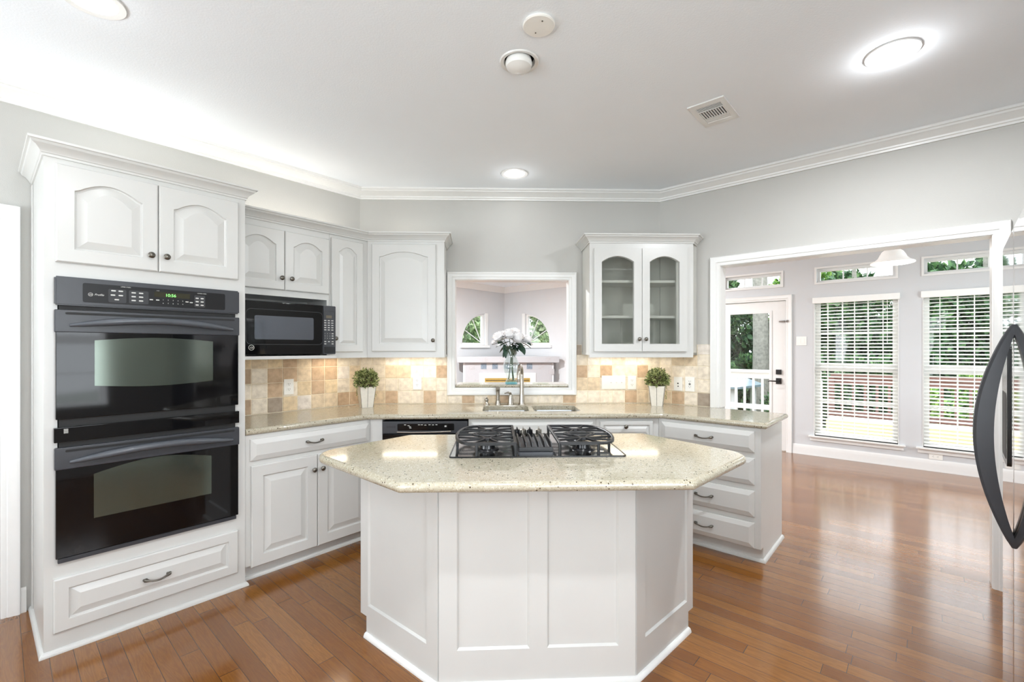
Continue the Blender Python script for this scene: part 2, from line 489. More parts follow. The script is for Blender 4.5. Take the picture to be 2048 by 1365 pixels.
# ------------------------------------------------------------------ setting
FR['E'] = (w2('R', 2.75, 0), -131.7)
FR['K'] = (w2('R', 2.75, -6.5), 138.3)
FR['S'] = (w2('R', 3.2, 3.2), -131.7)
C0 = (-0.173, 10.3)
FR['P'] = (C0, -41.7)
FR['Q'] = (C0, 48.5)
FR['Z'] = ((-4.95, 0), 90)
FR['N'] = (w2('R', 0, 3.2), -41.7)
FOOT = [w2('R', -2.15, -6.64), w2('R', 2.88, -6.64), w2('R', 2.88, 0.0), w2('R', 3.34, 0.0), w2('R', 3.34, 3.34), w2('R', -2.2, 3.34),
        w2('R', -2.2, 3.88), w2('P', -0.1, 0.14), w2('Q', -7.4, 0.14), (-5.08, -0.6)]
CANS = [(-1.629, 1.782), (1.741, 2.101), (0.019, 3.55)]
CANS_BACK = [(0.05, 0.5), (-0.95, -0.6), (1.15, -1.5), (-1.0, -2.2)]
EYE = (0.035, 2.165)
def circle(c, r, n=24): return [(c[0] + r * math.cos(2 * PI * i / n), c[1] + r * math.sin(2 * PI * i / n)) for i in range(n)]
bm = NB()
v = [bm.verts.new((x, y, 0)) for x, y in FOOT]; bm.faces.new(v)
struct('floor', bm, 'floor')
bm = NB()
fill(bm, [[bm.verts.new((x, y, CEIL)) for x, y in lp] for lp in [FOOT] + [circle(c, 0.078) for c in CANS + CANS_BACK + [(-1.2, 6.3), (1.3, 6.6)]] + [circle(EYE, 0.076)]])
bmesh.ops.recalc_face_normals(bm, faces=bm.faces)
struct('ceiling', bm, 'ceiling')
bm = NB()
v = [bm.verts.new((x, y, CEIL + 0.16)) for x, y in FOOT]; bm.faces.new(v)
struct('ceiling_light_stop', bm, 'ceiling')  # added unseen sheet keeping sky light out of the can holes

def wall(name, f, x0, x1, holes=(), t=0.12, mat='wall', outer=None):
    bm = NB(); plate(bm, outer or rect(x0, x1, 0, CEIL), list(holes), 0, t)
    return struct(name, bm, mat, f)
wall('wall_right', 'R', 0, 3.25, outer=[(0, 0), (0.498, 0), (0.498, 2.048), (2.005, 2.048), (2.005, 0), (3.25, 0), (3.25, CEIL), (0, CEIL)])
PT = (0.805, 1.79, 1.051, 1.98)
wall('wall_back', 'B', 0, BW, [rect(*PT)])
wall('wall_left', 'L', -5.65, 0, outer=[(-5.65, 0), (-2.91, 0), (-2.91, 2.06), (-2.052, 2.06), (-2.052, 0), (0, 0), (0, CEIL), (-5.65, CEIL)])
wall('wall_fridge_side', 'E', 0, 6.5, [rect(2.84, 4.40, 0.72, 2.28)], t=0.14)
wall('wall_rear', 'K', 0, 4.72, [rect(0.12, 1.14, 0.6, 2.3), rect(2.7, 4.3, 0.6, 2.3)], t=0.14)
WIN = [(0.664, 1.496), (1.712, 2.545)]
TRN = [(-0.45, 0.29), (0.688, 1.472), (1.72, 2.52)]
plate_holes = [rect(a, b, 0.262, 2.03) for a, b in WIN] + [rect(a, b, 2.236, 2.412) for a, b in TRN]
wall('wall_nook_far', 'N', -2.2, 3.2, plate_holes, t=0.14, mat='wall_nook',
     outer=[(-2.2, 0), (-0.49, 0), (-0.49, 2.035), (0.345, 2.035), (0.345, 0), (3.2, 0), (3.2, CEIL), (-2.2, CEIL)])
wall('wall_nook_side', 'S', 0, 3.08, [rect(0.6, 2.4, 0.45, 2.25)], t=0.14, mat='wall_nook')
QR = 0.66
def quarter(cx, cz, r, sx, n=14):
    return [(cx, cz)] + [(cx + sx * r * math.cos(PI / 2 * i / n), cz + r * math.sin(PI / 2 * i / n)) for i in range(n + 1)]
QP = quarter(0.62, 1.46, QR, 1); QQ = quarter(-0.62, 1.46, QR, -1)
wall('wall_living_right', 'P', -0.0, 3.1, [QP], t=0.12, mat='wall_nook')
wall('wall_living_left', 'Q', -7.35, 0.0, [QQ], t=0.12, mat='wall_nook')
wall('wall_living_end', 'Z', -0.6, 4.95, [rect(2.2, 4.2, 0.5, 2.4)], t=0.12, mat='wall_nook')
bm = NB(); box(bm, -2.2, -2.08, 3.2, 3.86, 0, CEIL); struct('wall_jog', bm, 'wall_nook', 'R')

# crown, casings, baseboards
CROWN = [(0, 2.66), (0.012, 2.66), (0.014, 2.672), (0.022, 2.676), (0.024, 2.686), (0.05, 2.708), (0.066, 2.716), (0.07, 2.726), (0.082, 2.728), (0.084, 2.743), (0, 2.743)]
bm = NB()
sweep(bm, [w2('R', 2.75, 0), R0, L0, w2('L', -4.75, 0)], CROWN, lambda x, y, b: (x, y, b))
struct('trim_1', bm, 'trim')
bm = NB()
sweep(bm, [w2('R', -2.2, 3.739), C0, w2('Q', -7.3, 0)], [(0, 2.62), (0.015, 2.62), (0.03, 2.65), (0.08, 2.70), (0.09, 2.743), (0, 2.743)], lambda x, y, b: (x, y, b))
struct('trim_2', bm, 'trim')
CAS = [(0, 0), (0, 0.011), (0.008, 0.015), (0.022, 0.014), (0.026, 0.019), (0.048, 0.021), (0.056, 0.026), (0.068, 0.025), (0.071, 0.02), (0.071, 0)]
def casing(name, f, path, w=1.0, mat='trim', closed=False, y=0.0, kids=None):
    bm = NB()
    sweep(bm, path, [(a * w, b) for a, b in CAS], lambda x, z, b: (x, y - b, z), closed)
    return struct(name, bm, mat, f)
casing('trim_3', 'R', [(0.498, 0.915), (0.498, 2.048), (2.005, 2.048), (2.005, 0.0)])
bm = NB()   # jamb lining of the wide opening
box(bm, 0.498, 0.502, -0.004, 0.124, 0.916, 2.048); box(bm, 2.001, 2.005, -0.004, 0.124, 0, 2.048); box(bm, 0.502, 2.001, -0.004, 0.124, 2.044, 2.048)
struct('trim_4', bm, 'trim', 'R')
casing('trim_5', 'B', [(PT[0], PT[2]), (PT[0], PT[3]), (PT[1], PT[3]), (PT[1], PT[2])], 0.9, closed=True)
bm = NB()
box(bm, PT[0], PT[0] + 0.004, -0.004, 0.124, PT[2], PT[3]); box(bm, PT[1] - 0.004, PT[1], -0.004, 0.124, PT[2], PT[3]); box(bm, PT[0] + 0.004, PT[1] - 0.004, -0.004, 0.124, PT[3] - 0.004, PT[3])
struct('trim_6', bm, 'trim', 'B')
casing('trim_7', 'L', [(-2.91, 0), (-2.91, 2.06), (-2.052, 2.06), (-2.052, 0)])
BB = [(0, 0), (0.016, 0), (0.016, 0.012), (0.013, 0.03), (0.013, 0.085), (0.010, 0.09), (0.010, 0.112), (0.006, 0.118), (0.004, 0.13), (0, 0.13)]
def baseboard(name, f, xa, xb, y=0.0):
    bm = NB(); sweep(bm, [(xb, y), (xa, y)], BB, lambda x, yy, b: (x, yy, b)); struct(name, bm, 'trim', f)
baseboard('baseboard_nook', 'N', 0.42, 3.2)
baseboard('baseboard_left', 'L', -1.982, -1.96)
baseboard('baseboard_right', 'R', 2.078, 2.75)
baseboard('baseboard_fridge_side', 'E', 0.0, 6.5)
baseboard('baseboard_rear', 'K', 0.0, 4.7)

# granite ledge of the pass-through
bm = NB(); box(bm, PT[0] + 0.005, PT[1] - 0.005, 0.018, 0.30, 1.052, 1.076, 0.005)
single('pass_through_ledge', bm, 'quartz', 'B', (1.3, 0.16, 1.052), 'narrow speckled stone ledge across the bottom of the pass-through opening', 'ledge')

# left room door
t = Thing('door_2', None, None, 'L', (-2.48, 0.03, 0), kind='structure')
bm = NB(); box(bm, -2.905, -2.058, 0.03, 0.07, 0.005, 2.055, 0.002); t.part('door_slab', bm, 'trim')

# ------------------------------------------------------------------ windows and doors of the nook
def window(n, f, x0, x1, z0, z1, cols, rows, sash=True, t=0.14):
    w = Thing('window_%d' % n, None, None, f, ((x0 + x1) / 2, 0.09, z0), kind='structure')
    fr = 0.03
    bm = NB(); plate(bm, rect(x0, x1, z0, z1), [rect(x0 + fr, x1 - fr, z0 + fr, z1 - fr)], 0.07, 0.13); w.part('frame', bm, 'trim')
    bm = NB()
    xa, xb, za, zb = x0 + fr, x1 - fr, z0 + fr, z1 - fr
    if sash:
        zm = (z0 + z1) / 2
        box(bm, xa, xb, 0.078, 0.115, zm - 0.025, zm + 0.025)
        spans = [(za, zm - 0.025), (zm + 0.025, zb)]
        for a, b in spans:
            box(bm, xa, xa + 0.025, 0.08, 0.112, a, b); box(bm, xb - 0.025, xb, 0.08, 0.112, a, b)
            box(bm, xa + 0.025, xb - 0.025, 0.08, 0.112, a, a + 0.025); box(bm, xa + 0.025, xb - 0.025, 0.08, 0.112, b - 0.025, b)
        w.part('sash', bm, 'trim'); bm = NB()
    else: spans = [(za, zb)]
    for a, b in spans:
        for i in range(1, cols):
            x = xa + (xb - xa) * i / cols; box(bm, x - 0.007, x + 0.007, 0.09, 0.104, a, b)
        for i in range(1, rows):
            z = a + (b - a) * i / rows; box(bm, xa, xb, 0.092, 0.102, z - 0.007, z + 0.007)
    w.part('muntins', bm, 'trim')
    bm = NB(); box(bm, xa, xb, 0.096, 0.099, za, zb); w.part('pane', bm, 'glass')
    return w
k = 1
for a, b in WIN:
    w = window(k, 'N', a, b, 0.262, 2.03, 3, 2); k += 1
    bm = NB(); box(bm, a - 0.06, b + 0.065, -0.045, 0.07, 0.242, 0.262, 0.004); box(bm, a - 0.045, b + 0.05, -0.016, 0.0, 0.196, 0.242, 0.004); w.part('sill', bm, 'trim')
    bm = NB()
    box(bm, a - 0.004, a + 0.002, -0.006, 0.07, 0.262, 2.03); box(bm, b - 0.002, b + 0.004, -0.006, 0.07, 0.262, 2.03); w.part('jamb', bm, 'trim')
for a, b in TRN:
    w = window(k, 'N', a, b, 2.236, 2.412, 3, 1, sash=False); k += 1
    bm = NB(); plate(bm, rect(a - 0.022, b + 0.022, 2.214, 2.434), [rect(a, b, 2.236, 2.412)], -0.012, 0.0); w.part('casing', bm, 'trim')
window(k, 'S', 0.6, 2.4, 0.45, 2.25, 3, 2); k += 1
window(k, 'K', 0.12, 1.14, 0.6, 2.3, 2, 2); k += 1  # added unseen rear window behind the right fill lamp
window(k, 'K', 2.7, 4.3, 0.6, 2.3, 3, 2); k += 1  # added unseen rear window behind the upturned fill lamp
window(k, 'E', 2.84, 4.40, 0.72, 2.28, 3, 2); k += 1  # added unseen window for the side fill lamp
window(k, 'Z', 2.2, 4.2, 0.5, 2.4, 3, 2); k += 1  # added unseen living room window for its fill lamp
for f, Q, sx in (('P', QP, 1), ('Q', QQ, -1)):
    w = Thing('window_%d' % k, None, None, f, (Q[0][0], 0.05, 1.46), kind='structure'); k += 1
    cx, cz = Q[0]
    inner = quarter(cx + sx * 0.045, cz + 0.045, QR - 0.085, sx)
    bm = NB(); plate(bm, Q, [inner], 0.03, 0.09); w.part('frame', bm, 'trim')
    bm = NB(); plate(bm, inner, [], 0.055, 0.058); w.part('pane', bm, 'glass')
    bm = NB()
    for an in (30, 60):
        an = math.radians(an)
        obox(bm, (cx + sx * 0.05, 0.056, cz + 0.05), (cx + sx * (QR - 0.05) * math.cos(an), 0.056, cz + (QR - 0.05) * math.sin(an)), 0.014, 0.014)
    w.part('muntins', bm, 'trim')
    bm = NB(); a, b = sorted((cx - sx * 0.11, cx + sx * (QR + 0.05)))
    box(bm, a, b, -0.05, 0.03, 1.40, 1.452, 0.004); w.part('sill', bm, 'trim')
    bm = NB(); a, b = sorted((cx - sx * 0.085, cx - sx * 0.005))
    box(bm, a, b, -0.02, 0.0, 1.452, 1.46 + QR + 0.02, 0.004); w.part('casing', bm, 'trim')

# nook door with glass
t = Thing('door_1', None, None, 'N', (-0.07, 0.04, 0), kind='structure')
GX = (-0.375, 0.152, 0.25, 1.885)
bm = NB(); plate(bm, rect(-0.482, 0.337, 0.012, 2.027), [rect(*GX)], 0.02, 0.065); t.part('door_slab', bm, 'trim')
bm = NB(); plate(bm, rect(GX[0] - 0.02, GX[1] + 0.02, GX[2] - 0.02, GX[3] + 0.02), [rect(GX[0] + 0.012, GX[1] - 0.012, GX[2] + 0.012, GX[3] - 0.012)], 0.010, 0.02); t.part('glazing_bead', bm, 'trim')
bm = NB(); box(bm, GX[0], GX[1], 0.040, 0.045, GX[2], GX[3]); t.part('pane', bm, 'glass')
bm = NB(); box(bm, 0.222, 0.288, 0.004, 0.02, 0.905, 0.985, 0.003); h = t.part('handle_plate', bm, 'bronze')
bm = NB(); tube(bm, [(0.255, 0.004, 0.945), (0.255, -0.035, 0.945), (0.24, -0.045, 0.945), (0.14, -0.047, 0.945)], 0.008, 8); t.part('lever', bm, 'bronze', h)
bm = NB(); box(bm, 0.222, 0.288, 0.0, 0.02, 1.035, 1.10, 0.003); t.part('deadbolt', bm, 'bronze')
bm = NB(); tube(bm, [(0.26, 0.008, 1.752), (0.33, 0.002, 1.752)], [0.01, 0.014], 8); tube(bm, [(0.35, -0.024, 1.752), (0.372, -0.024, 1.752)], 0.016, 8); t.part('latch', bm, 'alarm')
casing('trim_8', 'N', [(-0.49, 0), (-0.49, 2.035), (0.345, 2.035), (0.345, 0)])

# blinds
def blind(a, b, label):
    th = Thing('window_blind', label, 'blind', 'N', ((a + b) / 2, 0.02, 2.0), 'wooden slat blinds in the breakfast nook')
    bm = NB(); box(bm, a - 0.018, b + 0.016, -0.03, 0.035, 1.966, 2.04, 0.004); th.part('headrail', bm, 'slat')
    bm = NB(); n = 40; z0, z1 = 0.312, 1.945
    for i in range(n):
        z = z0 + (z1 - z0) * i / (n - 1)
        vs = [bm.verts.new(p) for p in ((a + 0.006, 0.008, z - 0.004), (b - 0.006, 0.008, z - 0.004), (b - 0.006, 0.032, z + 0.0045), (a + 0.006, 0.032, z + 0.0045), (b - 0.006, 0.056, z + 0.006), (a + 0.006, 0.056, z + 0.006))]
        us = [bm.verts.new((q.co.x, q.co.y, q.co.z + 0.003)) for q in vs]
        for A in (vs, us[::1]):
            bm.faces.new((A[0], A[1], A[2], A[3])); bm.faces.new((A[3], A[2], A[4], A[5]))
        for i2, j2 in ((0, 1), (1, 2), (2, 4), (4, 5), (5, 3), (3, 0)):
            bm.faces.new((vs[i2], vs[j2], us[j2], us[i2]))
    o = th.part('slats', bm, 'slat', smooth=False)
    bm = NB(); box(bm, a + 0.006, b - 0.006, 0.006, 0.058, 0.272, 0.294, 0.003); th.part('bottom_rail', bm, 'slat')
    for fx in (0.17, 0.5, 0.83):
        x = a + (b - a) * fx
        bm = NB(); box(bm, x - 0.003, x + 0.003, 0.003, 0.006, 0.28, 1.97); box(bm, x - 0.003, x + 0.003, 0.058, 0.061, 0.28, 1.97); th.part('ladder_cord', bm, 'slat')
    bm = NB(); tube(bm, [(b - 0.1, -0.012, 1.97), (b - 0.1, -0.012, 1.45)], 0.003, 6); th.part('wand', bm, 'plastic')
blind(*WIN[0], 'open white slat blind in the window beside the glazed door')
blind(*WIN[1], 'open white slat blind in the window nearest the refrigerator')

# ------------------------------------------------------------------ backsplash tiles
PAL = {'X': (246, 239, 228), 'L': (234, 223, 205), 'B': (226, 207, 178), 'O': (224, 203, 168), 'T': (199, 172, 142), 'D': (182, 157, 130), 'G': (166, 152, 136), 'W': (230, 222, 212)}
def tiles(name, f, cols, zs, pattern):
    bm = NB(); lay = bm.loops.layers.float_color.new('tile')
    rnd = random.Random(ord(f))
    g = 0.0016
    for ci, (a, b) in enumerate(cols):
        for ri, (c, d) in enumerate(zs[ci] if isinstance(zs[0], list) else zs):
            ch = pattern[ci][ri] if ri < len(pattern[ci]) else 'L'
            if ch == '.': continue
            col = PAL[ch]; j = rnd.uniform(0.965, 1.035)
            colr = tuple(min(1, v * j) for v in lin(col)[:3]) + (1,)
            p = [(a + g, c + g), (b - g, c + g), (b - g, d - g), (a + g, d - g)]
            ins = 0.0025
            q2 = [(a + g + ins, c + g + ins), (b - g - ins, c + g + ins), (b - g - ins, d - g - ins), (a + g + ins, d - g - ins)]
            v0 = [bm.verts.new((x, -0.0045, z)) for x, z in p]; v1 = [bm.verts.new((x, -0.008, z)) for x, z in q2]
            fs = [bm.faces.new(v1)]
            for i in range(4): fs.append(bm.faces.new((v0[i], v0[(i + 1) % 4], v1[(i + 1) % 4], v1[i])))
            for fc in fs:
                for lp in fc.loops: lp[lay] = colr
    return struct(name, bm, 'tile', f)
P = 0.1086
ZR = [(0.917, 1.026), (1.026, 1.1345), (1.1345, 1.243), (1.243, 1.3515), (1.3515, 1.42)]
ZU = ZR[:3] + [(1.243, 1.335)]
lc = [(-1.108, -0.861)] and [(-0.9696 - P, -0.9696), (-0.9696, -0.861)] + [(-0.861 + P * i, -0.861 + P * (i + 1)) for i in range(7)] + [(-0.861 + 7 * P, -0.003)]
tiles('wall_tile_left', 'L', lc, ZU, ['LBTB', 'DLDO', 'LLLB', 'GTTO', 'OLTT', 'WOBB', 'BTTT', 'BOTT', 'TLWL', 'TBBL'])
xs = [0.004, 0.106] + [0.214 + P * i for i in range(5)] + [0.742]
bcols = list(zip(xs[:-1], xs[1:]))
bp = ['BLLL', 'BLLL', 'TLBX', 'LLBX', 'LLXL', 'TLXX', 'LLTL']
xs2 = [1.853, 1.95, 2.059, 2.166, 2.275, 2.382, 2.48, 2.581]
bcols2 = list(zip(xs2[:-1], xs2[1:]))
bp2 = ['LBTL', 'LBLX', 'LLTX', 'LLLL', 'TLLX', 'BBTX', 'LLLL']
und = [(0.744, 0.868)] + [(0.868 + P * i, 0.868 + P * (i + 1)) for i in range(8)] + [(1.737, 1.851)]
up = ['L', 'T', 'L', 'B', 'T', 'L', 'L', 'L', 'L', 'T']
allc = bcols + bcols2; allp = bp + bp2; allz = [list(ZU) for _ in allc]
allz += [[(0.917, 0.985)] for _ in und]; allc = allc + und; allp = allp + up
allc += [(0.722, 0.743), (1.853, 1.898)]; allp += ['G', 'G']; allz += [[(1.33, 1.42)], [(1.33, 1.42)]]
tiles('wall_tile_back', 'B', allc, allz, allp)
xr = [0.004, 0.106, 0.215, 0.321, 0.427]
rc = list(zip(xr[:-1], xr[1:]))
tiles('wall_tile_right', 'R', rc, [list(ZU)] * 2 + [list(ZU), ZU + [(1.335, 1.42)]], ['BLLL', 'TLLB', 'LLLB', 'GLLLW'])
for f, ps in (('L', [rect(-1.108, -0.003, 0.914, 1.335)]), ('B', [[(0.0, 0.914), (BW, 0.914), (BW, 1.335), (1.90, 1.335), (1.90, 1.42), (1.852, 1.42), (1.852, 0.985), (0.743, 0.985), (0.743, 1.42), (0.72, 1.42), (0.72, 1.335), (0, 1.335)]]), ('R', [[(0, 0.914), (0.4275, 0.914), (0.4275, 1.42), (0.318, 1.42), (0.318, 1.335), (0, 1.335)]])):
    bm = NB()
    for o in ps: plate(bm, o, [], -0.005, -0.0005)
    struct('wall_grout_' + {'L': 'left', 'B': 'back', 'R': 'right'}[f], bm, 'grout', f)

# ------------------------------------------------------------------ cabinet parts
def arch_loop(x0, x1, z0, z1, rise, n=14, sh=0.0):
    """outline, bottom left first, the top an arc rising over its shoulders"""
    pts = [(x0, z0), (x1, z0), (x1, z1 - rise)]
    w = x1 - x0
    for i in range(1, n):
        t = i / n
        x = x1 - w * t
        z = z1 - rise + rise * math.sin(PI * min(1, max(0, (t - sh) / (1 - 2 * sh)))) ** 0.85
        pts.append((x, z))
    pts.append((x0, z1 - rise))
    return pts
def rect_loop(x0, x1, z0, z1, n=14):
    pts = [(x0, z0), (x1, z0), (x1, z1)]
    for i in range(1, n): pts.append((x1 - (x1 - x0) * i / n, z1))
    pts.append((x0, z1)); return pts
def panel_front(bm, x0, x1, z0, z1, yb, t=0.02, rail=0.055, rise=0.0, field=0.035):
    y = yb - t
    def ly(lp, yy): return [(x, yy, z) for x, z in lp]
    def A(d):
        return arch_loop(x0 + rail + d, x1 - rail - d, z0 + rail + d, z1 - rail - d, rise, sh=0.04) if rise else rect_loop(x0 + rail + d, x1 - rail - d, z0 + rail + d, z1 - rail - d)
    L = [ly(rect_loop(x0, x1, z0, z1), yb), ly(rect_loop(x0, x1, z0, z1), y + 0.005), ly(rect_loop(x0 + 0.005, x1 - 0.005, z0 + 0.005, z1 - 0.005), y),
         ly(A(0), y), ly(A(0.003), y + 0.010), ly(A(0.009), y + 0.0115), ly(A(0.009 + field), y + 0.001)]
    loops(bm, L, True, True)
def slab_front(bm, x0, x1, z0, z1, yb, t=0.022, edge=0.028):
    y = yb - t
    def R(d, yy): return [(a, yy, b) for a, b in rect(x0 + d, x1 - d, z0 + d, z1 - d)]
    loops(bm, [R(0, yb), R(0, y + 0.011), R(0.003, y + 0.009), R(edge, y + 0.001), R(edge + 0.003, y)], True, True)
def knob(th, par, x, y, z):
    bm = NB(); lathe(bm, [(0.008, y), (0.0055, y - 0.004), (0.0055, y - 0.012), (0.0145, y - 0.017), (0.0155, y - 0.022), (0.011, y - 0.027), (0.002, y - 0.029)], (x, 0, z), 16, 'Y')
    return th.part('knob', bm, 'pewter', par, 'dull pewter knob')
def pull(th, par, x, y, z, w=0.112):
    bm = NB(); pts = []; rs = []
    n = 18
    for i in range(n + 1):
        t = i / n; s = math.sin(PI * t)
        pts.append((x - w / 2 + w * t, y - 0.003 - 0.026 * s ** 0.6, z + 0.006 - 0.012 * s))
        e = abs(2 * t - 1)
        rs.append(0.0044 + (0.0055 * max(0, (e - 0.6) / 0.28) if e < 0.88 else 0.0055 * (1 - (e - 0.88) / 0.14)))
    tube(bm, pts, rs, 12)
    for s in (-1, 1): lathe(bm, [(0.006, y), (0.005, y - 0.012)], (x + s * (w / 2 - 0.012), 0, z + 0.004), 8, 'Y')
    return th.part('handle', bm, 'pewter', par, 'dark pewter bow handle')
def door(th, x0, x1, z0, z1, yf, rise=0.0, rail=0.055, kn=None, field=0.035):
    bm = NB(); panel_front(bm, x0, x1, z0, z1, yf, rail=rail, rise=rise, field=field)
    o = th.part('door', bm, 'cab', angle=9)
    if kn: knob(th, o, kn[0], yf - 0.02, kn[1])
    return o
CROWNC = [(0, 0), (0.006, 0), (0.007, 0.010), (0.012, 0.013), (0.014, 0.02), (0.026, 0.036), (0.040, 0.044), (0.044, 0.054), (0.052, 0.056), (0.053, 0.066), (0, 0.066)]
def cab_crown(bm, path, z, k=1.0):
    sweep(bm, path, [(a * k, z + b) for a, b in CROWNC], lambda x, y, b: (x, y, b))
SHOE = [(0, 0), (0.016, 0), (0.016, 0.008), (0.011, 0.018), (0.004, 0.022), (0, 0.022)]
def shoe(bm, path): sweep(bm, path, SHOE, lambda x, y, b: (x, y, b))

# ------------------------------------------------------------------ tall oven cabinet and double oven
X0, X1, YF = -1.937, -1.110, -0.60
t = Thing('oven_cabinet', 'tall white cabinet housing the black double oven', 'cabinet', 'L', ((X0 + X1) / 2, -0.3, 0))
bm = NB()
OV = (-1.893, -1.163, 0.415, 1.712)
plate(bm, rect(X0, X1, 0.0, 2.27), [rect(*OV)], YF, YF + 0.02); t.part('face_frame', bm, 'cab')
bm = NB()
box(bm, X0, X0 + 0.018, YF + 0.02, -0.002, 0, 2.27); box(bm, X1 - 0.018, X1, YF + 0.02, -0.002, 0, 2.27)
box(bm, X0 + 0.018, X1 - 0.018, YF + 0.02, -0.002, 2.25, 2.27); box(bm, X0 + 0.018, X1 - 0.018, -0.02, -0.002, 0, 2.25)
box(bm, X0 + 0.018, X1 - 0.018, YF + 0.02, -0.02, 1.73, 1.748); box(bm, X0 + 0.018, X1 - 0.018, YF + 0.02, -0.02, 0.385, 0.403)
t.part('carcass', bm, 'cab')
bm = NB(); box(bm, X0 - 0.006, X0, -0.055, -0.002, 0.0, 2.25, 0.002); t.part('scribe_strip', bm, 'cab')
bm = NB(); cab_crown(bm, [(X1, -0.33), (X1, YF), (X0, YF), (X0, -0.003)], 2.256); t.part('crown_moulding', bm, 'cab')
bm = NB(); shoe(bm, [(X1, -0.5), (X1, YF), (X0, YF), (X0, -0.003)]); t.part('base_moulding', bm, 'cab')
door(t, -1.900, -1.5255, 1.784, 2.230, YF, 0.05, 0.062, (-1.556, 1.862))
door(t, -1.5215, -1.150, 1.784, 2.230, YF, 0.05, 0.062, (-1.492, 1.862))
bm = NB(); panel_front(bm, -1.907, -1.152, 0.098, 0.342, YF, rail=0.05, field=0.03); o = t.part('drawer', bm, 'cab', angle=9); pull(t, o, -1.53, YF - 0.02, 0.217)

t = Thing('double_oven', 'black built-in double wall oven in the tall white cabinet', 'oven', 'L', (-1.528, -0.3, 0.42))
A, B = -1.905, -1.151
yo = YF - 0.004
bm = NB(); box(bm, OV[0] + 0.004, OV[1] - 0.004, yo - 0.012, -0.06, 0.42, 1.705); t.part('body', bm, 'slot')
bm = NB(); prism(bm, [(0, 0)] * 0 or [(A, yo - 0.03), (B, yo - 0.03), (B, yo), (A, yo)], 1.586, 1.717, 0.006); cp = t.part('control_panel', bm, 'black_satin')
yp = yo - 0.0305
bm = NB(); plate(bm, rrect(-1.812, -1.225, 1.604, 1.694, 0.008), [], yp - 0.001, yp); t.part('touch_glass', bm, 'film', cp)
yp -= 0.0012
bm = NB(); plate(bm, rect(-1.545, -1.392, 1.652, 1.678), [], yp - 0.0004, yp); t.part('display', bm, 'lcd', cp)
text(t, 'clock_digits', '10:56', 0.021, -1.4995, yp - 0.0008, 1.6565, 'lcd_green', cp)
bm = NB()
plate(bm, circle((-1.785, 1.642), 0.0085, 20), [circle((-1.785, 1.642), 0.0072, 20)], yp - 0.0006, yp); t.part('logo_ring', bm, 'ink', cp)
text(t, 'logo_monogram', 'GE', 0.0095, -1.785, yp - 0.0006, 1.6387, 'ink', cp, 'CENTER', 0.3)
text(t, 'logo_script', 'Profile', 0.013, -1.772, yp - 0.0006, 1.6385, 'ink', cp, 'LEFT', 0.35)
text(t, 'heading', 'UPPER OVEN', 0.0065, -1.676, yp - 0.0006, 1.6865, 'ink', cp)
text(t, 'heading', 'LOWER OVEN', 0.0065, -1.358, yp - 0.0006, 1.6835, 'ink', cp)
text(t, 'heading', 'TIMER', 0.0045, -1.536, yp - 0.0006, 1.682, 'ink', cp)
def keys(par, pts, w, h, mat='ink', yy=None, r=0.0014):
    for (x, z) in pts:
        bm = NB(); plate(bm, rrect(x - w / 2, x + w / 2, z - h / 2, z + h / 2, min(w, h) * 0.3, 2), [], yy - 0.0006, yy)
        t.part('key', bm, mat, par, smooth=False)
for a_, b_ in ((-1.722, -1.655), (-1.645, -1.568), (-1.372, -1.322)):
    bm = NB(); plate(bm, rrect(a_, b_, 1.611, 1.675, 0.006), [], yp - 0.0003, yp); t.part('key_field', bm, 'key', cp)
yk = yp - 0.0006
keys(cp, [(-1.703, 1.667), (-1.676, 1.667), (-1.705, 1.646), (-1.676, 1.646), (-1.691, 1.625), (-1.627, 1.664), (-1.598, 1.664), (-1.627, 1.645), (-1.598, 1.645), (-1.627, 1.626), (-1.598, 1.626)], 0.017, 0.006, 'ink', yk)
keys(cp, [(-1.359, 1.659), (-1.336, 1.659), (-1.359, 1.641), (-1.336, 1.641), (-1.359, 1.623), (-1.336, 1.623)], 0.014, 0.006, 'ink', yk)
keys(cp, [(-1.557, 1.636), (-1.531, 1.636), (-1.405, 1.636), (-1.386, 1.634)], 0.014, 0.005, 'ink', yk)
for i in range(5):
    for j in range(2):
        text(t, 'digit', '1234567890'[j * 5 + i], 0.008, -1.508 + i * 0.021, yk - 0.0005, 1.636 - j * 0.017, 'ink', cp, 'CENTER')
def ovendoor(z0, z1, zb, win, wz):
    bm = NB(); box(bm, A + 0.004, B - 0.004, yo - 0.026, yo, z0, zb + 0.004, 0.003); d = t.part('oven_door', bm, 'black_glass')
    bm = NB(); box(bm, A, B, yo - 0.030, yo - 0.002, zb, z1, 0.004); t.part('door_band', bm, 'black_satin', d)
    bm = NB(); plate(bm, rrect(A + 0.035, B - 0.025, z1 - 0.022, z1 - 0.011, 0.005), [], yo - 0.0306, yo - 0.0298); t.part('vent_slot', bm, 'slot', d)
    bm = NB(); n = 24; pts = []; rs = []
    for i in range(n + 1):
        u = i / n; s = math.sin(PI * u) ** 0.8
        pts.append((A + 0.05 + (B - A - 0.085) * u, yo - 0.032 - 0.036 * s, zb + 0.032 + 0.031 * math.sin(PI * u)))
        rs.append(0.007 + 0.010 * min(1, s * 1.5))
    tube(bm, pts, rs, 14); t.part('handle', bm, 'handle', d, 'dark grey bowed bar handle')
    x0, x1, a, b, rise, sag = win
    lp = []
    for i in range(13): u = i / 12; lp.append((x0 + (x1 - x0) * u, a - sag * math.sin(PI * u)))
    for i in range(13): u = i / 12; lp.append((x1 - (x1 - x0) * u, b + rise * math.sin(PI * u)))
    bm = NB(); plate(bm, lp, [], yo - 0.0266, yo - 0.0258); t.part('oven_window', bm, 'mirror_glass', d)
ovendoor(1.066, 1.566, 1.463, (-1.770, -1.283, 1.213, 1.427, 0.016, 0.014), 0)
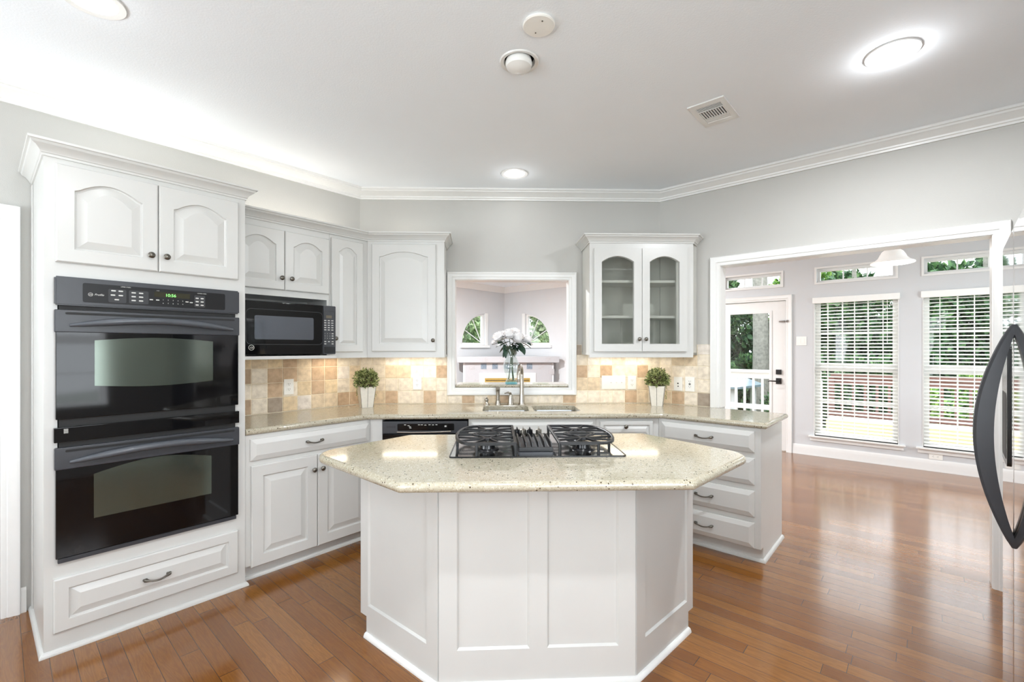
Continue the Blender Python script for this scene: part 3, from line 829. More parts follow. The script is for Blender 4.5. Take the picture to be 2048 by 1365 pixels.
ovendoor(0.436, 0.938, 0.838, (-1.773, -1.290, 0.590, 0.798, 0.038, 0.0), 0)
bm = NB(); box(bm, A - 0.002, B, yo - 0.028, yo, 0.962, 1.030, 0.003); t.part('centre_trim', bm, 'black_glass')
bm = NB(); box(bm, A + 0.012, B - 0.012, yo - 0.018, yo, 0.412, 0.432, 0.002); t.part('bottom_trim', bm, 'black_satin')
bm = NB()
for i in range(7): box(bm, A + 0.03, A + 0.045, yo - 0.0286, yo - 0.028, 1.003 + i * 0.003, 1.0045 + i * 0.003)
t.part('print_mark', bm, 'ink', label='small white print mark')

# ------------------------------------------------------------------ upper cabinets, left run
FL_ = -0.33
cx, cy = -0.135, FL_                                  # inner corner of left run and diagonal cabinet (L frame)
t = Thing('microwave_cabinet', 'pale grey-white wall cabinet with two arched doors above the microwave niche', 'cabinet', 'L', (-0.78, -0.16, 1.317))
xa, xb = -1.108, -0.452
bm = NB()
box(bm, xa, xb, FL_ + 0.02, -0.012, 2.232, 2.25); box(bm, xa, xb, -0.028, -0.012, 1.317, 2.232); box(bm, xa, xa + 0.018, FL_ + 0.02, -0.028, 1.317, 2.232); box(bm, xb - 0.018, xb, FL_ + 0.02, -0.028, 1.317, 2.232)
box(bm, xa + 0.018, xb - 0.018, FL_ + 0.02, -0.028, 1.742, 1.76)
t.part('carcass', bm, 'cab')
bm = NB(); plate(bm, rect(xa, xb, 1.74, 2.25), [], FL_, FL_ + 0.02); box(bm, xa, xa + 0.03, FL_, FL_ + 0.02, 1.317, 1.74); box(bm, xb - 0.018, xb, FL_, FL_ + 0.02, 1.317, 1.74); t.part('face_frame', bm, 'cab')
bm = NB(); box(bm, xa, xb, -0.435, -0.030, 1.318, 1.340, 0.003); t.part('shelf', bm, 'cab')
door(t, -1.100, -0.7765, 1.783, 2.185, FL_, 0.045, 0.055, (-0.80, 1.862))
door(t, -0.7725, -0.458, 1.783, 2.185, FL_, 0.045, 0.055, (-0.735, 1.862))

t = Thing('slim_cabinet', 'narrow pale grey-white wall cabinet right of the microwave', 'cabinet', 'L', (-0.3, -0.16, 1.317))
p5 = [(-0.450, FL_), (cx, cy), cv('B', 'L', 0.02, -0.013), (-0.01, -0.013), (-0.450, -0.013)]
bm = NB(); prism(bm, [(-0.450, FL_), (cx, cy), (cx, -0.013), (-0.450, -0.013)], 1.337, 2.25); box(bm, -0.450, cx, FL_, FL_ + 0.018, 1.317, 1.3369); t.part('carcass', bm, 'cab')
door(t, -0.440, -0.183, 1.362, 2.203, FL_, 0.04, 0.055, (-0.418, 1.462), 0.022)

bx0, bx1 = cv('L', 'B', cx, cy)[0] + 0.002, 0.755
t = Thing('corner_cabinet', 'pale grey-white one-door wall cabinet left of the pass-through', 'cabinet', 'B', (0.45, -0.16, 1.317))
lc_ = cv('L', 'B', cx + 0.004, -0.013)
bm = NB(); prism(bm, [(bx0, -0.327), (bx1, -0.327), (bx1 - 0.02, -0.009), (0.012, -0.012), (lc_[0] + 0.006, lc_[1])], 1.337, 2.25, 0.0); box(bm, bx0, bx1, -0.327, -0.309, 1.317, 1.3369); box(bm, bx1 - 0.03, bx1 - 0.014, -0.308, -0.012, 1.317, 1.3369); t.part('carcass', bm, 'cab')
door(t, 0.192, 0.690, 1.365, 2.205, -0.327, 0.04, 0.06, (0.672, 1.452))
cpath = [cv('B', 'W', bx1 - 0.018, -0.008), cv('B', 'W', bx1, -0.327), cv('B', 'W', bx0, -0.327), cv('L', 'W', -1.08, FL_)]
bm = NB(); cab_crown(bm, cpath, 2.228)
single('cabinet_cornice', bm, 'cab', 'W', (*w2('L', -0.3, -0.3), 2.228), 'pale grey-white crown moulding along the top of the wall cabinets left of the pass-through', 'moulding')

# microwave in the niche
t = Thing('microwave_oven', 'black microwave oven sitting in the niche below the arched doors', 'microwave', 'L', (-0.76, -0.25, 1.341))
ma, mb_, mz0, mz1, my = -1.062, -0.458, 1.348, 1.690, -0.44
bm = NB(); box(bm, ma + 0.012, -0.476, my + 0.03, -0.05, mz0 + 0.006, mz1 - 0.006, 0.004); t.part('body', bm, 'black')
bm = NB(); box(bm, ma, -0.553, my, my + 0.03, mz0, mz1, 0.006); d = t.part('door', bm, 'black_glass')
bm = NB(); plate(bm, rrect(ma + 0.012, -0.556, 1.413, 1.640, 0.03), [rrect(ma + 0.015, -0.559, 1.416, 1.637, 0.028)], my - 0.0008, my); t.part('door_outline', bm, 'key', d)
lp = rrect(-1.000, -0.622, 1.447, 1.598, 0.01)
bm = NB(); plate(bm, lp, [], my - 0.0012, my - 0.0004); t.part('window', bm, 'mw_glass', d)
bm = NB(); plate(bm, circle((-1.018, 1.394), 0.017, 24), [circle((-1.018, 1.394), 0.0145, 24)], my - 0.0012, my - 0.0004); t.part('logo_ring', bm, 'ink', d)
text(t, 'logo_monogram', 'GE', 0.017, -1.018, my - 0.0012, 1.388, 'ink', d, 'CENTER', 0.3)
bm = NB(); box(bm, -0.551, mb_, my, my + 0.03, mz0, mz1, 0.006); p = t.part('control_panel', bm, 'black_satin')
bm = NB(); plate(bm, rrect(-0.549, -0.466, 1.405, 1.652, 0.012), [rrect(-0.546, -0.469, 1.408, 1.649, 0.010)], my - 0.0008, my); t.part('panel_outline', bm, 'key', p)
bm = NB(); plate(bm, rect(-0.532, -0.490, 1.602, 1.622), [], my - 0.0012, my - 0.0004); t.part('display', bm, 'lcd_mw', p)
pts = [(-0.538 + c * 0.026, 1.585 - r * 0.0165) for r in range(5) for c in range(3)]
keys(p, pts, 0.016, 0.0055, 'ink', my - 0.0006)
for r in range(3):
    for c in range(3): text(t, 'digit', str(r * 3 + c + 1), 0.009, -0.540 + c * 0.018, my - 0.0008, 1.490 - r * 0.0165, 'ink', p, 'CENTER')
keys(p, [(-0.484, 1.493), (-0.484, 1.477), (-0.484, 1.46), (-0.538, 1.437), (-0.511, 1.437), (-0.484, 1.437), (-0.538, 1.421), (-0.484, 1.421)], 0.014, 0.0055, 'ink', my - 0.0006)
bm = NB(); box(bm, -0.547, -0.464, my - 0.002, my + 0.002, 1.356, 1.400, 0.001); t.part('door_button', bm, 'black', p)
bm = NB()
for i in range(2):
    for xx in (ma + 0.04, -0.53): lathe(bm, [(0.012, 1.341), (0.012, 1.356)], (xx, my + 0.08 + 0.25 * i, 0), 10)
t.part('feet', bm, 'black')

# ------------------------------------------------------------------ glass cabinet right of the pass-through
t = Thing('glass_door_cabinet', 'white wall cabinet with two arched glass doors right of the pass-through', 'cabinet', 'B', (2.3, -0.16, 1.317))
gx0, gx1, gy = 1.905, 2.736, -0.33
rw = cv('R', 'B', 0.318, -0.009); rc0 = cv('R', 'B', 0.012, -0.009)
gz0, gz1 = 1.317, 2.245
plan = [(gx0, gy + 0.02), (gx1 - 0.005, gy + 0.02), (gx1, gy + 0.02), rw, rc0, (gx0 - 0.006, -0.009)]
bm = NB(); prism(bm, plan, gz0 + 0.02, gz0 + 0.038); prism(bm, plan, gz1 - 0.018, gz1)
box(bm, gx0, gx0 + 0.016, gy + 0.02, -0.009, gz0 + 0.018, gz1 - 0.018)
box(bm, gx0 + 0.016, rc0[0] - 0.01, -0.015, -0.009, gz0 + 0.018, gz1 - 0.018)
prism(bm, [(gx1, gy + 0.02), rw, (rw[0] - 0.014, rw[1] - 0.006), (gx1 - 0.016, gy + 0.02)], gz0 + 0.018, gz1 - 0.018)
prism(bm, [rw, rc0, (rc0[0] - 0.008, rc0[1] - 0.006), (rw[0] - 0.008, rw[1] - 0.004)], gz0 + 0.018, gz1 - 0.018)
t.part('carcass', bm, 'cab_in')
bm = NB(); plate(bm, rect(gx0, gx1, gz0, gz1), [rect(1.955, 2.60, gz0 + 0.06, gz1 - 0.06)], gy, gy + 0.02); t.part('face_frame', bm, 'cab')
sp = [(gx0 + 0.018, gy + 0.035), (gx1 - 0.03, gy + 0.035), (rw[0] - 0.02, rw[1] - 0.01), (rc0[0] - 0.012, rc0[1] - 0.012), (gx0 + 0.018, -0.018)]
for z in (1.632, 1.917):
    bm = NB(); prism(bm, sp, z, z + 0.02); t.part('shelf', bm, 'cab')
def gdoor(x0, x1, kx):
    z0, z1 = 1.365, 2.180
    hole = arch_loop(x0 + 0.060, x1 - 0.062, z0 + 0.058, z1 - 0.060, 0.045)
    bm = NB(); plate(bm, rect(x0, x1, z0, z1), [hole], gy - 0.022, gy - 0.002, bev=0.004); d = t.part('door', bm, 'cab')
    bm = NB(); box(bm, x0 + 0.05, x1 - 0.05, gy - 0.008, gy - 0.005, z0 + 0.05, z1 - 0.05); t.part('pane', bm, 'cab_glass', d)
    knob(t, d, kx, gy - 0.022, 1.462)
gdoor(1.937, 2.3155, 2.292); gdoor(2.3195, 2.680, 2.345)
bm = NB(); cab_crown(bm, [(rw[0] - 0.004, rw[1] - 0.004), (gx1, gy), (gx0, gy), (gx0 - 0.006, -0.004)], 2.226, 1.05); t.part('crown_moulding', bm, 'cab')

# light bars under the wall cabinets
def bar(label, x0, x1, e, f='B'):
    t = Thing('under_cabinet_light', label, 'light', f, ((x0 + x1) / 2, -0.12, 1.33), 'light bars under the wall cabinets')
    bm = NB(); box(bm, x0, x1, -0.16, -0.09, 1.324, 1.3365, 0.003); t.part('housing', bm, 'plastic')
    bm = NB(); box(bm, x0 + 0.02, x1 - 0.02, -0.155, -0.095, 1.3185, 1.324); t.part('diffuser', bm, 'strip_on')
    lamp('bar_glow', 'AREA', w3(f, (x0 + x1) / 2, -0.125, 1.316), e, (1.0, 0.86, 0.68), (0, 0, ang(f)), x1 - x0 - 0.06, 0.05)
bar('lit bar under the one-door wall cabinet left of the pass-through', 0.20, 0.70, 0.65)
bar('lit bar under the glass-door wall cabinet', 1.98, 2.55, 0.75)
bar('lit bar under the slim wall cabinet beside the microwave', -0.43, -0.17, 0.5, 'L')
# light strips lying on top of the left wall cabinets, washing the wall above
def cove(label, f, x0, x1, y, z, e):
    bm = NB(); box(bm, x0, x1, y - 0.012, y + 0.012, z, z + 0.014, 0.003)
    single('cabinet_top_light', bm, 'strip_dim', f, ((x0 + x1) / 2, y, z), label, 'light', 'light strips on top of the wall cabinets')
    lamp('cove_glow', 'AREA', w3(f, (x0 + x1) / 2, y, z + 0.022), e, (1.0, 0.95, 0.88), (PI, 0, ang(f)), x1 - x0, 0.04)
cove('hidden light strip on top of the microwave cabinet', 'L', -1.05, -0.2, -0.15, 2.251, 1.5)
cove('hidden light strip on top of the tall oven cabinet', 'L', -1.85, -1.2, -0.25, 2.271, 1.0)
cove('hidden light strip on top of the one-door wall cabinet', 'B', 0.2, 0.62, -0.15, 2.251, 0.3)

# ------------------------------------------------------------------ base cabinets
def isect(f, ya, g, yb):
    """world crossing of the line y=ya in frame f with y=yb in frame g"""
    p = Vector(w2(f, 0, ya)); d = Vector((math.cos(ang(f)), math.sin(ang(f))))
    q = Vector(w2(g, 0, yb)); e = Vector((math.cos(ang(g)), math.sin(ang(g))))
    den = d.x * e.y - d.y * e.x
    s = ((q.x - p.x) * e.y - (q.y - p.y) * e.x) / den
    return tuple(p + d * s)
FB, FS = -0.60, -0.59        # faces of the back run and of the side runs
cl = isect('L', FS, 'B', FB); cr = isect('B', FB, 'R', FS)
ctl = isect('L', FS + 0.06, 'B', FB + 0.06); ctr = isect('B', FB + 0.06, 'R', FS + 0.06)
TOPZ = 0.875
# left
t = Thing('left_base_cabinet', 'white base cabinet with one drawer over two doors beside the double oven', 'cabinet', 'L', (-0.65, -0.3, 0))
lx = loc2('L', cl)[0]; ltx = loc2('L', ctl)[0]
bm = NB(); prism(bm, [(-1.106, FS), (lx, FS), (-0.02, -0.014), (-1.106, -0.014)], 0.10, TOPZ); t.part('carcass', bm, 'cab')
bm = NB(); prism(bm, [(-1.106, FS + 0.06), (ltx, FS + 0.06), (-0.02, -0.02), (-1.106, -0.02)], 0.0, 0.10); t.part('toe_kick', bm, 'cab')
bm = NB(); shoe(bm, [(ltx, FS + 0.06), (-1.106, FS + 0.06)]); t.part('base_moulding', bm, 'cab')
bm = NB(); slab_front(bm, -1.082, -0.294, 0.722, 0.850, FS); o = t.part('drawer', bm, 'cab', angle=9); pull(t, o, -0.70, FS - 0.022, 0.785)
door(t, -1.078, -0.678, 0.092, 0.692, FS, 0, 0.065, (-0.705, 0.60))
door(t, -0.674, -0.274, 0.092, 0.692, FS, 0, 0.065, (-0.648, 0.60))
fb = [loc2('L', w2('B', x, y)) for x, y in ((loc2('B', cl)[0] + 0.001, FB), (0.340, FB), (0.340, -0.014), (0.02, -0.014))]
bm = NB(); prism(bm, fb, 0.0, TOPZ); t.part('corner_filler', bm, 'cab')
# dishwasher
t = Thing('dishwasher', 'black built-in dishwasher under the counter left of the sink', 'dishwasher', 'B', (0.65, -0.3, 0.0))
bm = NB(); box(bm, 0.346, 0.958, FB, -0.03, 0.02, 0.862); t.part('body', bm, 'slot')
bm = NB(); box(bm, 0.346, 0.958, FB - 0.028, FB, 0.775, 0.862, 0.004); p = t.part('control_panel', bm, 'black_satin')
bm = NB(); box(bm, 0.346, 0.958, FB - 0.022, FB, 0.115, 0.768, 0.004); t.part('door', bm, 'black_glass')
bm = NB(); box(bm, 0.36, 0.945, FB + 0.04, FB + 0.06, 0.02, 0.11); t.part('kick_plate', bm, 'black_satin')
bm = NB(); lp = rrect(0.455, 0.862, 0.796, 0.846, 0.008); plate(bm, lp, [], FB - 0.0292, FB - 0.028); t.part('touch_glass', bm, 'black_glass', p)
bm = NB(); tube(bm, [(0.452, FB - 0.031, 0.786), (0.55, FB - 0.036, 0.784), (0.66, FB - 0.037, 0.785), (0.76, FB - 0.036, 0.787), (0.838, FB - 0.031, 0.791)], 0.0042, 8); t.part('handle', bm, 'nickel', p, 'bright metal handle lip')
keys(p, [(0.51, 0.838), (0.535, 0.832), (0.61, 0.838), (0.63, 0.838), (0.655, 0.836), (0.685, 0.838), (0.71, 0.837), (0.735, 0.838), (0.80, 0.83), (0.80, 0.824), (0.545, 0.824), (0.548, 0.815)], 0.015, 0.004, 'ink', FB - 0.0292)
for r in range(2):
    for c in range(5):
        bm = NB(); x = 0.378 + c * 0.013; plate(bm, rrect(x, x + 0.010, 0.826 - r * 0.009, 0.830 - r * 0.009, 0.0015, 2), [], FB - 0.0286, FB - 0.0278); t.part('vent_slot', bm, 'slot', p)
# sink cabinet
t = Thing('sink_base_cabinet', 'white base cabinet with plain false front below the sink', 'cabinet', 'B', (1.43, -0.3, 0))
bm = NB()
plate(bm, rect(0.964, 1.897, 0.10, TOPZ), [rect(1.0, 1.86, 0.14, 0.70)], FB, FB + 0.02); t.part('face_frame', bm, 'cab')
bm = NB(); box(bm, 0.964, 0.98, FB + 0.02, -0.015, 0.10, TOPZ); box(bm, 1.881, 1.897, FB + 0.02, -0.015, 0.10, TOPZ); box(bm, 0.98, 1.881, FB + 0.02, -0.015, 0.10, 0.118); t.part('carcass', bm, 'cab')
bm = NB(); box(bm, 0.964, 1.897, FB + 0.06, FB + 0.08, 0, 0.10); t.part('toe_kick', bm, 'cab')
bm = NB(); slab_front(bm, 0.986, 1.876, 0.722, 0.852, FB, edge=0.02); t.part('false_front', bm, 'cab', angle=9)
door(t, 0.986, 1.429, 0.092, 0.692, FB, 0, 0.06, (1.40, 0.60)); door(t, 1.433, 1.876, 0.092, 0.692, FB, 0, 0.06, (1.462, 0.60))
# small drawer cabinet
t = Thing('small_drawer_cabinet', 'white base cabinet with a small knobbed drawer right of the sink cabinet', 'cabinet', 'B', (2.1, -0.3, 0))
rx = loc2('B', cr)[0]; rtx = loc2('B', ctr)[0]
bm = NB(); prism(bm, [(1.899, FB), (rx, FB), (BW - 0.02, -0.015), (1.899, -0.015)], 0.10, TOPZ); t.part('carcass', bm, 'cab')
bm = NB(); prism(bm, [(1.899, FB + 0.06), (rtx, FB + 0.06), (BW - 0.03, -0.02), (1.899, -0.02)], 0, 0.10); t.part('toe_kick', bm, 'cab')
bm = NB(); panel_front(bm, 1.924, rx - 0.045, 0.722, 0.855, FB, rail=0.026, field=0.02); o = t.part('drawer', bm, 'cab', angle=9); knob(t, o, 2.11, FB - 0.02, 0.818)
door(t, 1.924, rx - 0.045, 0.092, 0.692, FB, 0, 0.06, (1.95, 0.60))
# right drawer bank
t = Thing('drawer_bank', 'white four-drawer base cabinet at the end of the right counter', 'cabinet', 'R', (0.55, -0.3, 0))
qx = loc2('R', cr)[0]; qtx = loc2('R', ctr)[0]
bm = NB(); prism(bm, [(qx + 0.002, FS), (0.931, FS), (0.931, -0.012), (0.02, -0.012)], 0.10, TOPZ); t.part('carcass', bm, 'cab')
bm = NB(); prism(bm, [(qtx + 0.002, FS + 0.06), (0.931, FS + 0.06), (0.931, -0.012), (0.03, -0.012)], 0, 0.10); t.part('toe_kick', bm, 'cab')
bm = NB(); box(bm, 0.500, 0.931, -0.012, 0.0, 0, TOPZ); t.part('back_panel', bm, 'cab')
bm = NB(); shoe(bm, [(0.931, 0.0), (0.931, FS + 0.06), (qtx + 0.03, FS + 0.06)]); t.part('base_moulding', bm, 'cab')
for z0, z1 in ((0.718, 0.855), (0.509, 0.682), (0.304, 0.471), (0.103, 0.266)):
    bm = NB(); slab_front(bm, 0.277, 0.896, z0, z1, FS); o = t.part('drawer', bm, 'cab', angle=9)
    pull(t, o, 0.583, FS - 0.022, (z0 + z1) / 2 - 0.003, 0.122)

# ------------------------------------------------------------------ worktops
def off_edges(pts, ds):
    n = len(pts); out = []
    for i in range(n):
        p = Vector(pts[i]); a = (p - Vector(pts[i - 1])).normalized(); b = (Vector(pts[(i + 1) % n]) - p).normalized()
        na = Vector((-a.y, a.x)) * ds[i - 1]; nb = Vector((-b.y, b.x)) * ds[i]
        den = a.x * b.y - a.y * b.x
        if abs(den) < 1e-4: out.append(tuple(p + nb)); continue
        w = (p + nb) - (p + na)
        s = (w.x * b.y - w.y * b.x) / den
        out.append(tuple(p + na + a * s))
    return out
def worktop(bm, pts, flags, z0, z1, holes=()):
    """pts counter-clockwise; flags: 1 where the edge is rounded"""
    r = (z1 - z0) / 2; zc = (z0 + z1) / 2; rows = []
    N = 8
    for k in range(N + 1):
        th = -PI / 2 + PI * k / N
        d = r * (1 - math.cos(th))
        rows.append([bm.verts.new((x, y, zc + r * math.sin(th))) for x, y in off_edges(pts, [d * f for f in flags])])
    n = len(pts)
    for a, b in zip(rows, rows[1:]):
        for i in range(n): bm.faces.new((a[i], a[(i + 1) % n], b[(i + 1) % n], b[i]))
    lo, hi = [rows[0]], [rows[-1]]
    for h in holes:
        a = [bm.verts.new((x, y, z0)) for x, y in h]; b = [bm.verts.new((x, y, z1 - 0.004)) for x, y in h]
        ho = offset(h, -0.004); c = [bm.verts.new((x, y, z1)) for x, y in ho]
        for i in range(len(h)):
            j = (i + 1) % len(h)
            bm.faces.new((a[i], a[j], b[j], b[i])); bm.faces.new((b[i], b[j], c[j], c[i]))
        lo.append(a); hi.append(c)
    dup = lambda vs: [bm.verts.new(v.co) for v in vs]
    fill(bm, [dup(l) for l in lo]); fill(bm, [dup(l) for l in hi])
def round_poly(pts, rs, n=8):
    out = []
    m = len(pts)
    for i in range(m):
        p = Vector(pts[i]); a = (Vector(pts[i - 1]) - p).normalized(); b = (Vector(pts[(i + 1) % m]) - p).normalized()
        r = rs[i]
        half = a.angle(b) / 2
        L = r / math.tan(half)
        c = p + (a + b).normalized() * (r / math.sin(half))
        v0 = p + a * L - c; v1 = p + b * L - c
        a0 = math.atan2(v0.y, v0.x); d = (math.atan2(v1.y, v1.x) - a0 + PI) % (2 * PI) - PI
        for k in range(n + 1): out.append((c.x + r * math.cos(a0 + d * k / n), c.y + r * math.sin(a0 + d * k / n)))
    return out
g1 = isect('L', -0.61, 'B', -0.640); g2 = isect('B', -0.640, 'R', -0.61)
k1 = isect('L', -0.009, 'B', -0.009); k2 = isect('B', -0.009, 'R', -0.009)
CP = [w2('L', -1.107, -0.61), g1, g2, w2('R', 0.972, -0.61), w2('R', 0.972, 0.0), w2('R', 0.44, 0.0), w2('R', 0.44, -0.009), k2, k1, w2('L', -1.107, -0.009)]
CF = [1, 1, 1, 1, 1, 0, 0, 0, 0, 0]
SB = [rrect(1.062, 1.418, -0.492, -0.150, 0.05, 5), rrect(1.456, 1.808, -0.500, -0.142, 0.05, 5)]
bm = NB(); worktop(bm, CP, CF, 0.876, 0.914, [[w2('B', x, y) for x, y in h] for h in SB])
single('countertop', bm, 'quartz', 'W', (*w2('B', 1.3, -0.3), 0.876), 'long beige speckled stone worktop running along three walls around the sink', 'countertop', angle=30)
t = Thing('kitchen_sink', 'stainless steel double-bowl sink below the pass-through', 'sink', 'B', (1.43, -0.32, 0.69))
for x0, x1, y0, y1, zb in ((1.058, 1.422, -0.496, -0.146, 0.70), (1.452, 1.812, -0.504, -0.138, 0.68)):
    bm = NB()
    def rl(d, z): return [(x, y, z) for x, y in rrect(x0 + d, x1 - d, y0 + d, y1 - d, 0.055, 5)]
    loops(bm, [rl(0.03, zb + 0.002), rl(0.012, zb + 0.012), rl(0.002, 0.86), rl(0.0, 0.8745), rl(-0.008, 0.8745), rl(-0.004, 0.86), rl(0.006, zb), rl(0.03, zb - 0.008)], True, True)
    b = t.part('bowl', bm, 'sink_steel')
    bm = NB(); lathe(bm, [(0.04, zb + 0.003), (0.036, zb + 0.0055), (0.012, zb + 0.004)], ((x0 + x1) / 2, (y0 + y1) / 2, 0), 16); t.part('drain', bm, 'nickel', b)
# faucet
t = Thing('faucet', 'tall gooseneck brushed nickel faucet behind the sink', 'faucet', 'B', (1.378, -0.085, 0.914))
fx, fy = 1.378, -0.085
bm = NB(); lathe(bm, [(0.030, 0.914), (0.030, 0.918), (0.024, 0.93), (0.0185, 1.02), (0.0165, 1.12)], (fx, fy, 0), 18); t.part('base_column', bm, 'nickel')
bm = NB(); pts = [(fx, fy, 1.11), (fx, fy, 1.17)]
for i in range(11):
    a = PI * i / 10; pts.append((fx - 0.034 * (1 - math.cos(a)) / 2, fy - 0.085 * (1 - math.cos(a)), 1.17 + 0.075 * math.sin(a)))
pts += [(fx - 0.034, fy - 0.172, 1.14)]
tube(bm, pts, [0.0165] * 2 + [0.016] * 11 + [0.0165], 14); t.part('spout', bm, 'nickel')
bm = NB(); tube(bm, [(fx - 0.034, fy - 0.172, 1.142), (fx - 0.034, fy - 0.173, 1.115)], [0.018, 0.0155], 14); t.part('spout_tip', bm, 'nickel')
hx = 1.283
bm = NB(); lathe(bm, [(0.028, 0.914), (0.028, 0.918), (0.024, 0.93), (0.021, 0.97), (0.018, 0.995), (0.010, 1.004)], (hx, fy, 0), 16); t.part('valve_body', bm, 'nickel')
bm = NB(); tube(bm, [(hx, fy, 0.998), (hx - 0.002, fy - 0.01, 1.012), (hx - 0.02, fy - 0.03, 1.02), (hx - 0.05, fy - 0.045, 1.014)], [0.011, 0.010, 0.008, 0.005], 10); t.part('lever', bm, 'nickel')
sx = 1.176
t = Thing('side_sprayer', 'slim nickel side sprayer standing left of the faucet lever', 'sprayer', 'B', (sx, fy, 0.914))
bm = NB(); lathe(bm, [(0.026, 0.914), (0.026, 0.918), (0.021, 0.935), (0.017, 0.95)], (sx, fy, 0), 16); t.part('holder', bm, 'nickel')
bm = NB(); tube(bm, [(sx, fy, 0.945), (sx, fy, 1.02), (sx, fy - 0.004, 1.045), (sx, fy - 0.022, 1.056)], [0.015, 0.016, 0.019, 0.017], 14); t.part('spray_head', bm, 'nickel')
sx = 1.082
t = Thing('soap_dispenser', 'short nickel soap dispenser at the left corner of the sink', 'dispenser', 'B', (sx, fy - 0.02, 0.914))
bm = NB(); lathe(bm, [(0.024, 0.914), (0.024, 0.918), (0.016, 0.93), (0.013, 0.945), (0.018, 0.955), (0.016, 0.965), (0.006, 0.972), (0.006, 0.98)], (sx, fy - 0.02, 0), 16); t.part('body', bm, 'nickel')
bm = NB(); tube(bm, [(sx, fy - 0.02, 0.98), (sx, fy - 0.05, 0.978), (sx, fy - 0.055, 0.97)], 0.0045, 8); t.part('nozzle', bm, 'nickel')

# ------------------------------------------------------------------ island
IB = [(-0.30, 1.885), (0.515, 1.925), (0.895, 2.295), (0.72, 2.53), (-0.535, 2.49), (-0.735, 2.255)]
t = Thing('kitchen_island', 'white panelled angular kitchen island base in the middle of the floor', 'island', 'W', (0.09, 2.2, 0))
bm = NB(); prism(bm, IB, 0.096, TOPZ); t.part('carcass', bm, 'cab')
def lerp(p, q, d):
    p = Vector(p); q = Vector(q); return tuple(p + (q - p).normalized() * d)
tr = lerp(IB[2], IB[1], 0.05); tl = lerp(IB[5], IB[0], 0.05)
TK = [IB[0], IB[1], tr, lerp(IB[3], (0.09, 2.2), 0.09), lerp(IB[4], (0.09, 2.2), 0.09), tl]
bm = NB(); prism(bm, TK, 0.0, 0.096); t.part('toe_kick', bm, 'cab')
def face_frame(p, q, holes, notch=None):
    p = Vector(p); q = Vector(q); d = (q - p).normalized(); nrm = Vector((d.y, -d.x)); L = (q - p).length
    if notch == 'end': o = [(0, 0), (L - 0.05, 0), (L - 0.05, 0.096), (L, 0.096), (L, TOPZ), (0, TOPZ)]
    elif notch == 'start': o = [(0.05, 0), (L, 0), (L, TOPZ), (0, TOPZ), (0, 0.096), (0.05, 0.096)]
    else: o = rect(0, L, 0, TOPZ)
    bm = NB()
    plate(bm, o, holes, 0.009, 0.0002, lambda u, z, y: (p.x + d.x * u + nrm.x * y, p.y + d.y * u + nrm.y * y, z), bev=0.008)
    t.part('face_panel', bm, 'cab', angle=20)
face_frame(IB[0], IB[1], [rect(0.074, 0.372, 0.150, 0.80), rect(0.446, 0.744, 0.150, 0.80)])
face_frame(IB[5], IB[0], [rect(0.062, 0.501, 0.150, 0.80)], 'start')
face_frame(IB[1], IB[2], [rect(0.07, 0.468, 0.150, 0.80)], 'end')
bm = NB(); sweep(bm, [lerp(tr, IB[2], -0.0), IB[1], IB[0], tl], [(a + 0.009, b) for a, b in SHOE[1:-1]] + [(0.0, 0.022), (0.0, 0.0)], lambda x, y, b: (x, y, b)); t.part('base_moulding', bm, 'trim')
IT = round_poly([(-0.404, 1.612), (0.662, 1.649), (1.085, 2.072), (0.735, 2.586), (-0.566, 2.541), (-0.925, 2.098)], [0.03, 0.03, 0.12, 0.05, 0.05, 0.13])
bm = NB(); worktop(bm, IT, [1] * len(IT), 0.876, 0.914)
single('island_countertop', bm, 'quartz', 'W', (0.09, 2.1, 0.876), 'beige speckled stone slab with rounded corners on the island', 'countertop', angle=30)

